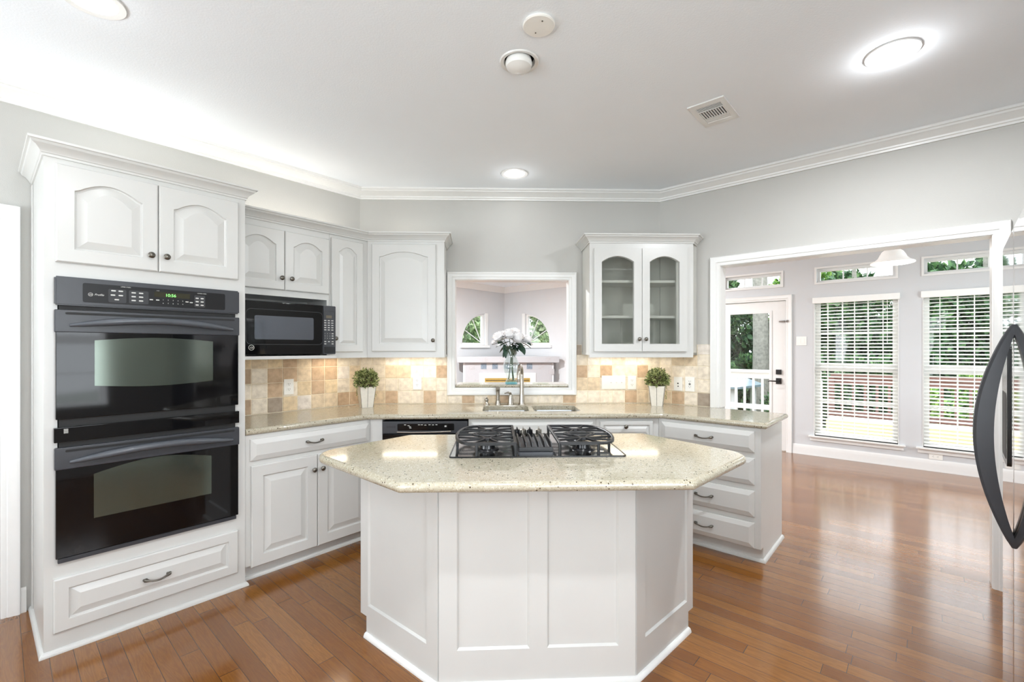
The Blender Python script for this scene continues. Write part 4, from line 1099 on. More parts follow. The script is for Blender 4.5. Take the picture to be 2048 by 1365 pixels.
# cooktop
FR['I'] = ((0.106, 2.262), 2.0)
t = Thing('gas_cooktop', 'stainless gas cooktop with black grates and centre downdraft vent on the island', 'cooktop', 'I', (0, 0, 0.914))
bm = NB(); plate(bm, [(x, y) for x, y in rrect(-0.385, 0.385, -0.262, 0.262, 0.015)], [], 0.9145, 0.919, lambda x, y, z: (x, y, z)); t.part('base_plate', bm, 'plate')
bm = NB(); plate(bm, rrect(-0.389, 0.389, -0.266, 0.266, 0.018), [rrect(-0.384, 0.384, -0.261, 0.261, 0.014)], 0.914, 0.9205, lambda x, y, z: (x, y, z)); t.part('edge_trim', bm, 'black')
ZG = 0.968
def grate(sx):
    g = []
    bm = NB()
    xi, xo = 0.098 * sx, 0.375 * sx
    yb0, yb1 = -0.232, 0.222
    path = [(xi, yb0), (xi, yb1), (xo - 0.10 * sx, yb1)]
    cxx = xo - 0.10 * sx
    for i in range(1, 12):
        a = PI * i / 12
        path.append((cxx + 0.10 * sx * math.sin(a) ** 0.8, (yb0 + yb1) / 2 + (yb1 - yb0) / 2 * math.cos(a)))
    path.append((xo - 0.10 * sx, yb0))
    if sx < 0: pass
    ms = miter(path, True); w = 0.0062
    rows = []
    for z, dw in ((ZG - 0.006, 1.0), (ZG + 0.004, 1.0), (ZG + 0.007, 0.6)):
        rows.append([(p[0] + m.x * w * dw, p[1] + m.y * w * dw, z) for p, m in zip(path, ms)])
    for z, dw in ((ZG + 0.007, 0.6), (ZG + 0.004, 1.0), (ZG - 0.006, 1.0)):
        rows.append([(p[0] - m.x * w * dw, p[1] - m.y * w * dw, z) for p, m in zip(path, ms)])
    rows.append(rows[0])
    vs = [[bm.verts.new(p) for p in r] for r in rows[:-1]]; vs.append(vs[0])
    n = len(path)
    for a, b in zip(vs, vs[1:]):
        for i in range(n): bm.faces.new((a[i], a[(i + 1) % n], b[(i + 1) % n], b[i]))
    o = t.part('grate', bm, 'iron')
    xm = (xi + xo) / 2 - 0.012 * sx
    def xout(y):
        u = max(-1, min(1, (y - (yb0 + yb1) / 2) / ((yb1 - yb0) / 2)))
        return cxx + 0.10 * sx * (1 - u * u) ** 0.4
    bm = NB()
    for yc in (-0.118, 0.108):
        box(bm, xm - 0.02, xm + 0.02, yc - 0.013, yc + 0.013, ZG - 0.008, ZG + 0.006, 0.003)
        for dy in (-0.034, 0.034):
            y2 = yc + dy * 1.2
            for xe in (xi, xout(y2)):
                obox(bm, (xm + (0.016 if xe > xm else -0.016), yc + dy * 0.25, ZG), (xe, y2, ZG), 0.0064, 0.009)
        for s in (-1, 1):
            ye = yc + s * 0.105
            ye = max(yb0, min(yb1, ye))
            for q in (-0.045, 0.045):
                obox(bm, (xm + q * 0.25, yc + s * 0.012, ZG), (xm + q * 1.3, ye, ZG), 0.0064, 0.009)
    t.part('grate_fingers', bm, 'iron', o)
    bm = NB(); yc = -0.005
    pts = [(xm + 0.075 * math.cos(2 * PI * i / 20), yc + 0.048 * math.sin(2 * PI * i / 20), ZG) for i in range(21)]
    tube(bm, pts, 0.006, 6); box(bm, min(xi, xo - 0.01 * sx), max(xi, xo - 0.01 * sx), yc - 0.004, yc + 0.004, ZG - 0.008, ZG + 0.005)
    t.part('grate_ring', bm, 'iron', o)
    for (lx_, ly_) in ((xi, yb0), (xi, yb1), (xo - 0.105 * sx, yb0), (xo - 0.10 * sx, yb1), (xo - 0.002 * sx, -0.005)):
        bm = NB(); tube(bm, [(lx_, ly_, ZG), (lx_, ly_ - 0.004, ZG - 0.03), (lx_, ly_ - 0.002, 0.9195)], [0.008, 0.0065, 0.0075], 8); t.part('grate_leg', bm, 'iron', o)
    for yc in (-0.118, 0.108):
        bm = NB(); lathe(bm, [(0.055, 0.919), (0.052, 0.925), (0.036, 0.927), (0.034, 0.940), (0.040, 0.942), (0.040, 0.947), (0.030, 0.951), (0.004, 0.951)], (xm, yc, 0), 20); t.part('burner', bm, 'black')
grate(-1); grate(1)
bm = NB(); plate(bm, rrect(-0.088, 0.078, -0.215, 0.15, 0.012), [], 0.919, 0.926, lambda x, y, z: (x, y, z)); v = t.part('downdraft_vent', bm, 'black_satin')
bm = NB()
box(bm, -0.082, 0.072, -0.205, -0.192, 0.926, 0.945, 0.003)
for i in range(6):
    x = -0.076 + i * 0.0285
    vs = [(x, -0.196), (x, 0.14)]
    pr = [(-0.196, 0.926), (-0.196, 0.94), (-0.186, 0.966), (0.0, 0.966), (0.14, 0.946), (0.14, 0.926)]
    loops(bm, [[(x + 0.006 * (z - 0.926) / 0.048 * -1, y, z) for y, z in pr], [(x + 0.005 - 0.006 * (z - 0.926) / 0.048, y, z) for y, z in pr]], True, True)
t.part('vent_fins', bm, 'iron', v)
for kx, m_ in ((-0.072, 'black'), (-0.004, 'black'), (-0.038, 'nickel'), (0.045, 'nickel')):
    bm = NB(); yk = 0.205
    lathe(bm, [(0.021, 0.919), (0.021, 0.924), (0.017, 0.926), (0.016, 0.952), (0.012, 0.955), (0.002, 0.955)], (kx, yk, 0), 18)
    o = t.part('knob', bm, m_, label='black burner knob' if m_ == 'black' else 'metal burner knob')
    bm = NB(); box(bm, kx - 0.0035, kx + 0.0035, yk - 0.015, yk + 0.015, 0.955, 0.966, 0.002); t.part('grip', bm, m_, o)

# ------------------------------------------------------------------ refrigerator
t = Thing('refrigerator', 'stainless two-door refrigerator with black bowed handles at the right edge', 'refrigerator', 'F', (0, 0.36, 0))
bm = NB(); box(bm, -0.452, 0.452, 0.075, 0.74, 0.03, 1.755, 0.004); t.part('body', bm, 'black_satin')
bm = NB(); box(bm, -0.44, 0.44, 0.03, 0.075, 0.0, 0.03); t.part('kick_grille', bm, 'black_satin')
bm = NB(); box(bm, -0.445, 0.445, 0.0625, 0.0745, 0.06, 1.75); t.part('gasket', bm, 'slot')
bm = NB(); box(bm, -0.0037, 0.0037, 0.002, 0.062, 0.06, 1.765); t.part('door_gap_shade', bm, 'slot', label='black strip darkening the gap between the doors')  # black strip fills the gap to stand for its shade
for a, b, hx_ in ((-0.455, -0.004, -0.022), (0.004, 0.455, 0.022)):
    bm = NB(); box(bm, a, b, 0.0, 0.062, 0.055, 1.77, 0.012, 3); d = t.part('fridge_door', bm, 'steel')
    bm = NB(); n = 30; rows = []
    for i in range(n + 1):
        u = i / n; s = math.sin(PI * u) ** 0.85
        z = 0.787 + (1.462 - 0.787) * u
        yo_ = -0.002 - 0.083 * s; th_ = 0.012 + 0.03 * s
        wd = 0.010 + 0.006 * s
        rows.append([(hx_ - wd, yo_ + th_, z), (hx_ - wd, yo_ + 0.004, z), (hx_ - wd * 0.5, yo_ - 0.003, z), (hx_ + wd * 0.5, yo_ - 0.003, z), (hx_ + wd, yo_ + 0.004, z), (hx_ + wd, yo_ + th_, z)])
    loops(bm, rows, True, True); t.part('handle', bm, 'black_satin', d, 'black bowed handle')
    if a < 0:
        bm = NB(); plate(bm, rrect(-0.36, -0.14, 1.0, 1.40, 0.015), [], -0.006, 0.0); p = t.part('water_dispenser', bm, 'black', d)
        bm = NB(); plate(bm, rrect(-0.34, -0.16, 1.02, 1.24, 0.02), [], -0.0068, -0.006); t.part('dispenser_recess', bm, 'slot', p)

# ------------------------------------------------------------------ outlets and switch plates
def outlet(f, x, z, label, kind='duplex', w=0.072, h=0.116, y=-0.0085, group='wall plates'):
    t = Thing('wall_outlet' if kind in ('duplex', 'gfci', 'flat') else 'switch_plate' if kind == 'switch' else 'phone_jack', label, 'outlet' if kind in ('duplex', 'gfci', 'flat') else 'switch' if kind == 'switch' else 'jack', f, (x, y, z))
    bm = NB(); box(bm, x - w / 2, x + w / 2, y - 0.006, y, z - h / 2, z + h / 2, 0.0025); t.part('cover_plate', bm, 'plastic')
    yy = y - 0.006
    def slots(cx_, cz_, rot=False):
        for dx in (-0.0065, 0.0065):
            bm = NB()
            if rot: box(bm, cx_ - 0.002, cx_ + 0.005, yy - 0.0022, yy - 0.0008, cz_ + dx - 0.001, cz_ + dx + 0.001)
            else: box(bm, cx_ + dx - 0.0012, cx_ + dx + 0.0012, yy - 0.0022, yy - 0.0008, cz_ - 0.001, cz_ + 0.007)
            t.part('slot', bm, 'dark_ink')
        bm = NB(); lathe(bm, [(0.0024, yy - 0.0022), (0.0024, yy - 0.0008)], (cx_ - (0.007 if rot else 0), 0, cz_ - (0 if rot else 0.007)), 8, 'Y'); t.part('ground_hole', bm, 'dark_ink')
    if kind == 'duplex':
        for s in (-1, 1):
            bm = NB(); plate(bm, rrect(x - 0.017, x + 0.017, z + s * 0.0195 - 0.0145, z + s * 0.0195 + 0.0145, 0.009), [], yy - 0.0015, yy); t.part('receptacle', bm, 'plastic'); slots(x, z + s * 0.0195)
    elif kind == 'flat':
        for s in (-1, 1):
            bm = NB(); plate(bm, rrect(x + s * 0.0195 - 0.0145, x + s * 0.0195 + 0.0145, z - 0.017, z + 0.017, 0.009), [], yy - 0.0015, yy); t.part('receptacle', bm, 'plastic'); slots(x + s * 0.0195, z, True)
    elif kind == 'gfci':
        bm = NB(); plate(bm, rrect(x - 0.017, x + 0.017, z - 0.034, z + 0.034, 0.003), [], yy - 0.0015, yy); t.part('receptacle', bm, 'plastic')
        slots(x, z + 0.022); slots(x, z - 0.022)
        for s in (-1, 1):
            bm = NB(); box(bm, x - 0.008, x + 0.008, yy - 0.0025, yy - 0.0012, z + s * 0.004 - 0.003, z + s * 0.004 + 0.003); t.part('test_button', bm, 'dark_ink')
    elif kind == 'jack':
        bm = NB(); plate(bm, rrect(x - 0.017, x + 0.017, z - 0.034, z + 0.034, 0.003), [], yy - 0.0015, yy); t.part('insert', bm, 'plastic')
        bm = NB(); box(bm, x - 0.006, x + 0.006, yy - 0.002, yy - 0.001, z - 0.002, z + 0.009); t.part('socket', bm, 'dark_ink')
        bm = NB(); lathe(bm, [(0.005, yy - 0.004), (0.005, yy)], (x + 0.002, 0, z - 0.02), 10, 'Y'); t.part('coax_port', bm, 'dark_ink')
    return t
outlet('L', -0.602, 1.10, 'white duplex outlet on the tiles under the microwave')
outlet('B', 0.487, 1.095, 'white duplex outlet on the tiles between the left plant and the pass-through')
outlet('B', 2.336, 1.093, 'white duplex outlet beside the four-switch plate')
outlet('R', 0.164, 1.09, 'white jack plate with dark ports right of the right plant', 'jack')
outlet('R', 0.263, 1.092, 'white outlet with test buttons nearest the wide opening', 'gfci', w=0.078, h=0.122)
t = outlet('B', 2.176, 1.095, 'wide white four-switch plate on the tiles right of the pass-through', 'switch', w=0.207)
for i in range(4):
    x = 2.176 + (i - 1.5) * 0.046; y = -0.0145
    if i == 0:
        for s in (-1, 1):
            bm = NB(); plate(bm, rrect(x - 0.014, x + 0.014, 1.095 + s * 0.0195 - 0.0135, 1.095 + s * 0.0195 + 0.0135, 0.009), [], y - 0.0015, y); t.part('receptacle', bm, 'plastic')
    else:
        bm = NB(); obox(bm, (x, y, 1.095), (x, y - 0.011, 1.101), 0.009, 0.010); t.part('toggle', bm, 'plastic')
t = outlet('N', 0.521, 1.486, 'white switch plate on the nook wall beside the glazed door', 'switch', w=0.115, h=0.116, y=-0.001)
for i in range(2):
    x = 0.521 + (i - 0.5) * 0.046; bm = NB(); box(bm, x - 0.016, x + 0.016, -0.0095, -0.007, 1.455, 1.517, 0.001); t.part('rocker', bm, 'plastic')
outlet('N', 1.818, 0.168, 'white outlet lying sideways on the nook wall low under the right window', 'flat', w=0.116, h=0.066, y=-0.001)

# ------------------------------------------------------------------ plants and flowers
def leaf_mesh(name, pts, mat, lmin, lmax, seed, up=0.3, wid=0.5):
    """many small folded leaves around the given (position, normal) pairs, one mesh"""
    rnd = random.Random(seed); V = []; Fc = []
    for p, nrm in pts:
        nrm = Vector(nrm)
        d = (nrm + Vector((rnd.uniform(-1, 1), rnd.uniform(-1, 1), rnd.uniform(-1, 1))) * 0.9 + Vector((0, 0, up))).normalized()
        s = d.cross(Vector((rnd.uniform(-1, 1), rnd.uniform(-1, 1), rnd.uniform(-1, 1)))).normalized()
        u = s.cross(d)
        L = rnd.uniform(lmin, lmax); w = L * wid
        p = Vector(p); k = len(V)
        V += [p, p + d * L * 0.5 + s * w / 2 + u * w * 0.15, p + d * L, p + d * L * 0.5 - s * w / 2 + u * w * 0.15]
        V.append(p + d * L * 0.5)
        Fc += [(k, k + 1, k + 4), (k + 1, k + 2, k + 4), (k + 2, k + 3, k + 4), (k + 3, k, k + 4)]
    me = bpy.data.meshes.new(name); me.from_pydata([tuple(v) for v in V], [], Fc); me.update()
    me.materials.append(M[mat])
    return me
def sphere_pts(n, r0, r1, seed, zmin=-1.0):
    rnd = random.Random(seed); out = []
    while len(out) < n:
        v = Vector((rnd.gauss(0, 1), rnd.gauss(0, 1), rnd.gauss(0, 1))).normalized()
        if v.z < zmin: continue
        out.append((v * rnd.uniform(r0, r1), v))
    return out
def topiary(x, y, rot, label, seed, twig):
    t = Thing('topiary_plant', label, 'plant', 'B', (x, y, 0.914), 'small round topiaries in whitewashed pots')
    t.e.rotation_euler[2] += rot
    z0, z1 = 0.9145, 1.080
    def sq(h, z): return [(x - h, y - h, z), (x + h, y - h, z), (x + h, y + h, z), (x - h, y + h, z)]
    bm = NB(); loops(bm, [sq(0.044, z0), sq(0.062, z1), sq(0.056, z1), sq(0.050, z1 - 0.03)], True, True); p = t.part('pot', bm, 'pot')
    bm = NB()
    for s in range(4):
        for k in (-0.5, 0.0, 0.5):
            a, b = k * 0.088, k * 0.124
            q = [(a - 0.0013, -0.0445, z0 + 0.002), (a + 0.0013, -0.0445, z0 + 0.002), (b + 0.0013, -0.0624, z1 - 0.002), (b - 0.0013, -0.0624, z1 - 0.002)]
            c_, s_ = math.cos(s * PI / 2), math.sin(s * PI / 2)
            bm.faces.new([bm.verts.new((x + px * c_ - py * s_, y + px * s_ + py * c_, pz)) for px, py, pz in q])
    t.part('plank_seams', bm, 'dark_ink', p)
    me = leaf_mesh('foliage', sphere_pts(950, 0.045, 0.092, seed, -0.55), 'topiary', 0.018, 0.032, seed)
    o = bpy.data.objects.new('foliage', me); COL.objects.link(o); o.parent = t.e; o.location = (0, 0, 1.128 - 0.914)
    bm = NB(); lathe(bm, [(0.002, 1.075), (0.05, 1.082), (0.06, 1.12), (0.04, 1.165), (0.002, 1.18)], (x, y, 0), 12); t.part('core', bm, 'soil')
    me = leaf_mesh('trailing_leaves', [((sx * 0.07, random.uniform(-0.02, 0.02), 0.17 - 0.012 * i), (sx * 0.3, 0, -1)) for sx in twig for i in range(9)], 'topiary', 0.016, 0.026, seed + 5, up=-1.0)
    o = bpy.data.objects.new('trailing_leaves', me); COL.objects.link(o); o.parent = t.e; o.location = (0, 0, 0)
topiary(0.114, -0.215, 0.5, 'round topiary in a whitewashed pot on the counter left of the pass-through', 3, (-1, 1))
topiary(2.497, -0.185, -0.42, 'round topiary in a whitewashed pot on the counter under the glass-door cabinet', 11, (1,))

vx, vy, vz = 1.293, 0.075, 1.0765
t = Thing('glass_vase', 'clear curvy glass vase with a bluish foot on the pass-through ledge', 'vase', 'B', (vx, vy, vz))
prof = [(0.05, 0.0), (0.056, 0.006), (0.052, 0.02), (0.040, 0.045), (0.046, 0.075), (0.066, 0.115), (0.074, 0.150), (0.066, 0.19), (0.048, 0.23), (0.046, 0.25), (0.056, 0.285), (0.062, 0.302)]
inn = [(r - 0.003, z) for r, z in prof[2:]][::-1]
bm = NB(); lathe(bm, [(r, vz + z) for r, z in prof[2:]] + [(r, vz + z) for r, z in inn], (vx, vy, 0), 32, 'Z', False, True); t.part('body', bm, 'vase')
bm = NB(); lathe(bm, [(r, vz + z) for r, z in prof[:3]], (vx, vy, 0), 32); t.part('foot', bm, 'vase_base')
FL = [(-0.105, -0.02, 0.405, 0.080, 'large white bloom at the left of the vase bouquet'), (-0.02, -0.05, 0.430, 0.074, 'white bloom at the front top of the vase bouquet'),
      (0.055, -0.035, 0.395, 0.084, 'largest white bloom right of centre in the vase bouquet'), (0.140, 0.0, 0.385, 0.064, 'white bloom at the far right of the vase bouquet'),
      (0.03, 0.05, 0.445, 0.070, 'white bloom at the back top of the vase bouquet'), (-0.075, 0.05, 0.42, 0.068, 'white bloom at the back left of the vase bouquet')]
for i, (dx, dy, dz, r, lab) in enumerate(FL):
    rnd = random.Random(50 + i)
    t = Thing('cut_flower', lab, 'flower', 'B', (vx + dx, vy + dy, vz + dz), 'white flowers in the glass vase')
    bm = NB(); cx_, cy_, cz_ = vx + dx, vy + dy, vz + dz
    lean = Vector((dx * 3, dy * 3, 0.6)).normalized(); rot = Vector((0, 0, 1)).rotation_difference(lean)
    for ring in range(6):
        n = 3 + ring * 2; rr = r * (0.25 + 0.15 * ring)
        for k in range(n):
            a = 2 * PI * (k + 0.5 * (ring % 2)) / n + rnd.uniform(-0.2, 0.2)
            h = math.cos(ring / 6 * 1.9)
            w = rr * 2.6 / max(4, n) + r * 0.18
            rows = []
            for u in range(4):
                f_ = u / 3
                rad = rr * (0.35 + 0.75 * f_ - 0.12 * f_ * f_ * (ring < 4)); zz = r * (-0.35 + f_ * (0.5 + 0.55 * h) - (0.25 * f_ ** 3 if ring > 3 else 0))
                wd = w * (0.45 + 1.0 * math.sin(PI * (0.15 + 0.7 * f_)))
                row = []
                for v_ in (-1, 0, 1):
                    an = a + v_ * wd / max(rad, 0.012) * 0.5
                    pnt = rot @ Vector((rad * math.cos(an), rad * math.sin(an), zz + (0.0 if v_ else -0.004)))
                    row.append((cx_ + pnt.x, cy_ + pnt.y, cz_ + pnt.z))
                rows.append(row)
            loops(bm, rows, close=False)
    t.part('bloom', bm, 'petal', angle=80)
    bm = NB(); fx_, fy_ = rnd.uniform(-0.02, 0.02), rnd.uniform(-0.02, 0.02)
    tube(bm, [(vx + fx_ - dx * 0.12, vy + fy_, vz + 0.03), (vx + fx_ * 0.6 + dx * 0.1, vy + fy_ * 0.5 + dy * 0.1, vz + 0.24), (vx + dx * 0.45, vy + dy * 0.45, vz + 0.33), (cx_ - lean.x * r * 0.3, cy_ - lean.y * r * 0.3, cz_ - r * 0.3)], 0.003, 6); t.part('stem', bm, 'stem')
    for q in range(5):
        bm = NB(); a = rnd.uniform(0, 2 * PI); d = Vector((math.cos(a) + dx * 8, math.sin(a) * 0.8 - 0.4, rnd.uniform(-0.75, 0.1))).normalized()
        b0 = Vector((vx + dx * (0.35 + 0.12 * q), vy + dy * 0.4 - 0.01, vz + 0.315 + 0.014 * q)); s = d.cross(Vector((0, 0, 1))).normalized(); L = rnd.uniform(0.07, 0.1); w = L * 0.55
        rows = []
        for u in range(6):
            f_ = u / 5; c = b0 + d * L * f_ + Vector((0, 0, -0.02 * f_ * f_)); wd = w * math.sin(PI * (0.04 + 0.92 * f_)) ** 0.8
            rows.append([tuple(c - s * wd / 2 + Vector((0, 0, 0.005))), tuple(c), tuple(c + s * wd / 2 + Vector((0, 0, 0.005)))])
        loops(bm, rows, close=False); t.part('leaf', bm, 'flower_leaf')

# ------------------------------------------------------------------ ceiling fixtures
def can(c, label, e, glow=1.0):
    t = Thing('recessed_light', label, 'light', 'W', (c[0], c[1], CEIL), 'recessed ceiling lights')
    bm = NB(); lathe(bm, [(0.076, CEIL + 0.03), (0.078, CEIL - 0.004), (0.102, CEIL - 0.006), (0.104, CEIL - 0.0005)], (c[0], c[1], 0), 36, 'Z', False, False); t.part('trim_ring', bm, 'trim')
    bm = NB(); lathe(bm, [(0.076, CEIL + 0.028), (0.076, CEIL + 0.09), (0.01, CEIL + 0.09)], (c[0], c[1], 0), 24, 'Z', False, True); t.part('housing', bm, 'cab')
    bm = NB(); lathe(bm, [(0.075, CEIL + 0.006), (0.066, CEIL + 0.002), (0.03, CEIL - 0.001), (0.002, CEIL - 0.002)], (c[0], c[1], 0), 28, 'Z', True, True); t.part('lens', bm, 'lamp_on', label='lit round lens')
    lamp('can_glow', 'AREA', (c[0], c[1], CEIL - 0.012), e, (0.94, 0.97, 1.0), (0, 0, 0), 0.13)
    lamp('lens_glow', 'POINT', (c[0], c[1], CEIL - 0.06), glow, (0.94, 0.97, 1.0), size=0.03)
can(CANS[0], 'lit recessed light in the ceiling above the tall oven cabinet', 1.0, 0.2)
can(CANS[1], 'lit recessed light in the ceiling near the refrigerator', 32, 1.9)
can(CANS[2], 'lit recessed light in the ceiling above the sink', 0.7, 0.5)
for c, wh in ((( -1.2, 6.3), 'left'), ((1.3, 6.6), 'right')):  # added unseen cans that brighten the living room
    can(c, 'lit recessed light added unseen in the living room ceiling, ' + wh + ' of the pass-through', 270 if wh == 'left' else 58)
for c, wh in zip(CANS_BACK, ('above the near edge of the island', 'added unseen above the walkway beside the tall oven cabinet', 'added unseen before the added window next to the refrigerator', 'added unseen before the added rear windows')):  # first can follows the island shadow; the rest are added unseen fill
    can(c, 'lit recessed light in the ceiling ' + wh, 26 if c[1] > 0 else 7, 5.5)
t = Thing('eyeball_light', 'unlit round bulb fixture hanging from its ceiling ring', 'light', 'W', (*EYE, CEIL))
bm = NB(); lathe(bm, [(0.070, CEIL + 0.02), (0.074, CEIL - 0.004), (0.089, CEIL - 0.007), (0.093, CEIL - 0.0005)], (*EYE, 0), 36, 'Z', False, False); t.part('trim_ring', bm, 'trim')
bm = NB(); lathe(bm, [(0.0745, CEIL + 0.0), (0.0745, CEIL + 0.10), (0.01, CEIL + 0.10)], (*EYE, 0), 28, 'Z', False, True); t.part('housing', bm, 'pewter')
bm = NB(); lathe(bm, [(0.02, CEIL + 0.08), (0.05, CEIL + 0.03), (0.061, CEIL - 0.002), (0.063, CEIL - 0.016), (0.058, CEIL - 0.030), (0.036, CEIL - 0.040), (0.003, CEIL - 0.044)], (EYE[0] - 0.003, EYE[1] - 0.004, 0), 32); t.part('bulb', bm, 'bulb')
c = (0.112, 1.914)
t = Thing('ceiling_cover_plate', 'blank round white cover plate on the ceiling', 'cover plate', 'W', (*c, CEIL))
bm = NB(); lathe(bm, [(0.066, CEIL - 0.0005), (0.068, CEIL - 0.008), (0.064, CEIL - 0.012), (0.002, CEIL - 0.013)], (*c, 0), 36, 'Z', False, True); t.part('disc', bm, 'plastic')
for s in (-1, 1):
    bm = NB(); lathe(bm, [(0.003, CEIL - 0.0145), (0.003, CEIL - 0.012)], (c[0] + s * -0.012, c[1] + s * 0.035, 0), 8); t.part('screw', bm, 'pewter')
FR['V'] = ((1.155, 2.626), -41.7)
t = Thing('air_register', 'white louvred air register in the ceiling', 'vent', 'V', (0, 0, CEIL))
hw, hl = 0.097, 0.148
bm = NB()
plate(bm, rect(-hw, hw, -hl, hl), [rect(-hw + 0.03, hw - 0.03, -hl + 0.045, hl - 0.045)], CEIL - 0.007, CEIL - 0.0005, lambda x, y, z: (x, y, z), bev=0.002); t.part('frame', bm, 'trim')
bm = NB(); box(bm, -hw + 0.02, hw - 0.02, -hl + 0.03, hl - 0.03, CEIL - 0.0012, CEIL - 0.0006); t.part('duct_opening', bm, 'slot')
bm = NB(); ya, yb_ = -hl + 0.045, hl - 0.045
for i in range(10):
    x = -hw + 0.036 + i * 0.0138
    obox(bm, (x, ya + 0.055, CEIL - 0.004), (x, yb_ - 0.055, CEIL - 0.004), 0.006, 0.006)
for s in range(2):
    for i in range(3 if s else 4):
        y = (ya + 0.0125 + i * 0.0125) if s else (yb_ - 0.008 - i * 0.0125)
        obox(bm, (-hw + 0.03, y, CEIL - 0.004), (hw - 0.03, y, CEIL - 0.004), 0.0028 if s else 0.010, 0.003)
box(bm, -hw + 0.03, hw - 0.03, ya + 0.051, ya + 0.056, CEIL - 0.007, CEIL - 0.001); box(bm, -hw + 0.03, hw - 0.03, yb_ - 0.056, yb_ - 0.051, CEIL - 0.007, CEIL - 0.001)
t.part('louvres', bm, 'trim')

# nook pendant
px, py = 1.50, 1.6
t = Thing('pendant_lamp', 'white bell-shaped glass pendant lamp in the breakfast nook', 'lamp', 'R', (px, py, 2.17))
bm = NB(); pr = [(0.162, 2.168), (0.160, 2.176), (0.128, 2.192), (0.105, 2.215), (0.092, 2.245), (0.076, 2.272), (0.05, 2.292), (0.02, 2.30)]
lathe(bm, pr + [(r - 0.004, z - 0.003) for r, z in pr[::-1][1:]], (px, py, 0), 40, 'Z', False, False); t.part('lamp_shade', bm, 'shade')
bm = NB(); lathe(bm, [(0.03, 2.285), (0.03, 2.31), (0.008, 2.325), (0.006, CEIL - 0.02), (0.06, CEIL - 0.018), (0.062, CEIL - 0.001)], (px, py, 0), 20); t.part('stem', bm, 'nickel')
lamp('pendant_glow', 'POINT', w3('R', px, py, 2.15), 6, (1, 0.96, 0.9), size=0.05)

# ------------------------------------------------------------------ living room fireplace seen through the opening
FR['H'] = ((-0.07, 9.12), 1.5)
t = Thing('fireplace', 'pale tiled corner fireplace seen through the pass-through', 'fireplace', 'H', (0, 0.3, 0))
bm = NB(); prism(bm, [(-0.90, 0.0), (0.90, 0.0), (0.06, 0.95), (-0.1, 0.95)], 0, 1.10); t.part('breast', bm, 'wall_nook')
bm = NB(); prism(bm, [(-1.01, -0.10), (1.00, -0.10), (1.00, 0.0), (0.06, 1.0), (-0.1, 1.0), (-1.01, 0.0)], 1.108, 1.226, 0.004); m_ = t.part('mantel', bm, 'white_tile')
bm = NB(); plate(bm, rect(-0.86, 0.86, 0, 1.105), [rect(-0.42, 0.42, 0.0, 0.72)], -0.012, 0.0); t.part('tile_surround', bm, 'white_tile')
bm = NB(); plate(bm, rect(-0.58, 0.54, 0.0, 0.90), [rect(-0.47, 0.43, 0.05, 0.80)], -0.03, -0.012); t.part('white_frame', bm, 'trim')
bm = NB(); box(bm, -0.47, 0.43, -0.028, -0.013, 0.69, 0.80); t.part('brass_hood', bm, 'brass')
bm = NB(); box(bm, -0.45, 0.41, -0.030, -0.0285, 0.745, 0.758); t.part('hood_slot', bm, 'slot')
bm = NB(); box(bm, -0.44, 0.40, -0.026, -0.013, 0.06, 0.69); t.part('firebox_doors', bm, 'black_glass')
M['acc_g'] = simple('grey_accent_tile', (176, 174, 176), 0.5, noise=0.15, nscale=30)
M['acc_b'] = simple('blue_accent_tile', (128, 142, 156), 0.5, noise=0.45, nscale=45)
for pxx, pyy, m in ((944, 734, 'acc_g'), (967.5, 733, 'acc_b'), (990, 733, 'acc_b'), (1013, 733, 'acc_b'), (1059, 733, 'acc_b'), (1082, 733, 'acc_g'), (1103, 744, 'acc_g'), (1093, 766, 'acc_g'), (954, 765, 'acc_g')):
    x = (pxx - 1024) * 0.00993 + 0.07; z = CAMH - (pyy - 697) * 0.00993
    bm = NB(); box(bm, x - 0.055, x + 0.055, -0.016, -0.012, z - 0.055, z + 0.055); t.part('accent_tile', bm, m, label='bluish patterned accent tile' if m == 'acc_b' else 'grey accent tile')
for pxx in (970, 1003, 1096):
    x = (pxx - 1024) * 0.00983 + 0.07
    bm = NB(); box(bm, x - 0.05, x + 0.05, -0.104, -0.10, 1.125, 1.215); t.part('accent_tile', bm, 'acc_g', m_, label='grey accent tile')

# ------------------------------------------------------------------ outside
bm = NB(); v = [bm.verts.new(p) for p in ((-40, -20, -1.6), (40, -20, -1.6), (40, 45, -1.6), (-40, 45, -1.6))]; bm.faces.new(v)
o = struct('ground', bm, 'grass')
bm = NB()
for i in range(22):
    y = 3.36 + i * 0.142; box(bm, -2.2, 7.0, y, y + 0.136, -0.16, -0.12)
single('deck', bm, 'deck', 'R', (2, 4.8, -0.16), 'weathered board deck outside the nook windows', 'deck')
def railing(x0, x1, y, mat, label, top):
    t = Thing('deck_railing', label, 'railing', 'R', ((x0 + x1) / 2, y, -0.12), 'deck railings outside the nook')
    bm = NB(); box(bm, x0, x1, y - 0.06, y + 0.06, top - 0.05, top, 0.006); t.part('top_rail', bm, mat)
    bm = NB(); box(bm, x0, x1, y - 0.02, y + 0.02, top - 0.16, top - 0.05); t.part('upper_stringer', bm, mat)
    bm = NB(); box(bm, x0, x1, y - 0.02, y + 0.02, 0.26, 0.35); t.part('bottom_rail', bm, mat)
    n = int((x1 - x0) / 0.15)
    first = None
    for i in range(n + 1):
        x = x0 + (x1 - x0) * i / n
        if i % 12 == 0:
            bm = NB(); box(bm, x - 0.045, x + 0.045, y - 0.045, y + 0.045, -0.12, top - 0.05); t.part('post', bm, mat)
        else:
            bm = NB(); box(bm, x - 0.018, x + 0.018, y - 0.018, y + 0.018, 0.0, top - 0.16); t.part('baluster', bm, mat)
railing(-2.0, 0.42, 5.55, 'rail', 'white painted deck railing behind the glazed door', 0.99)
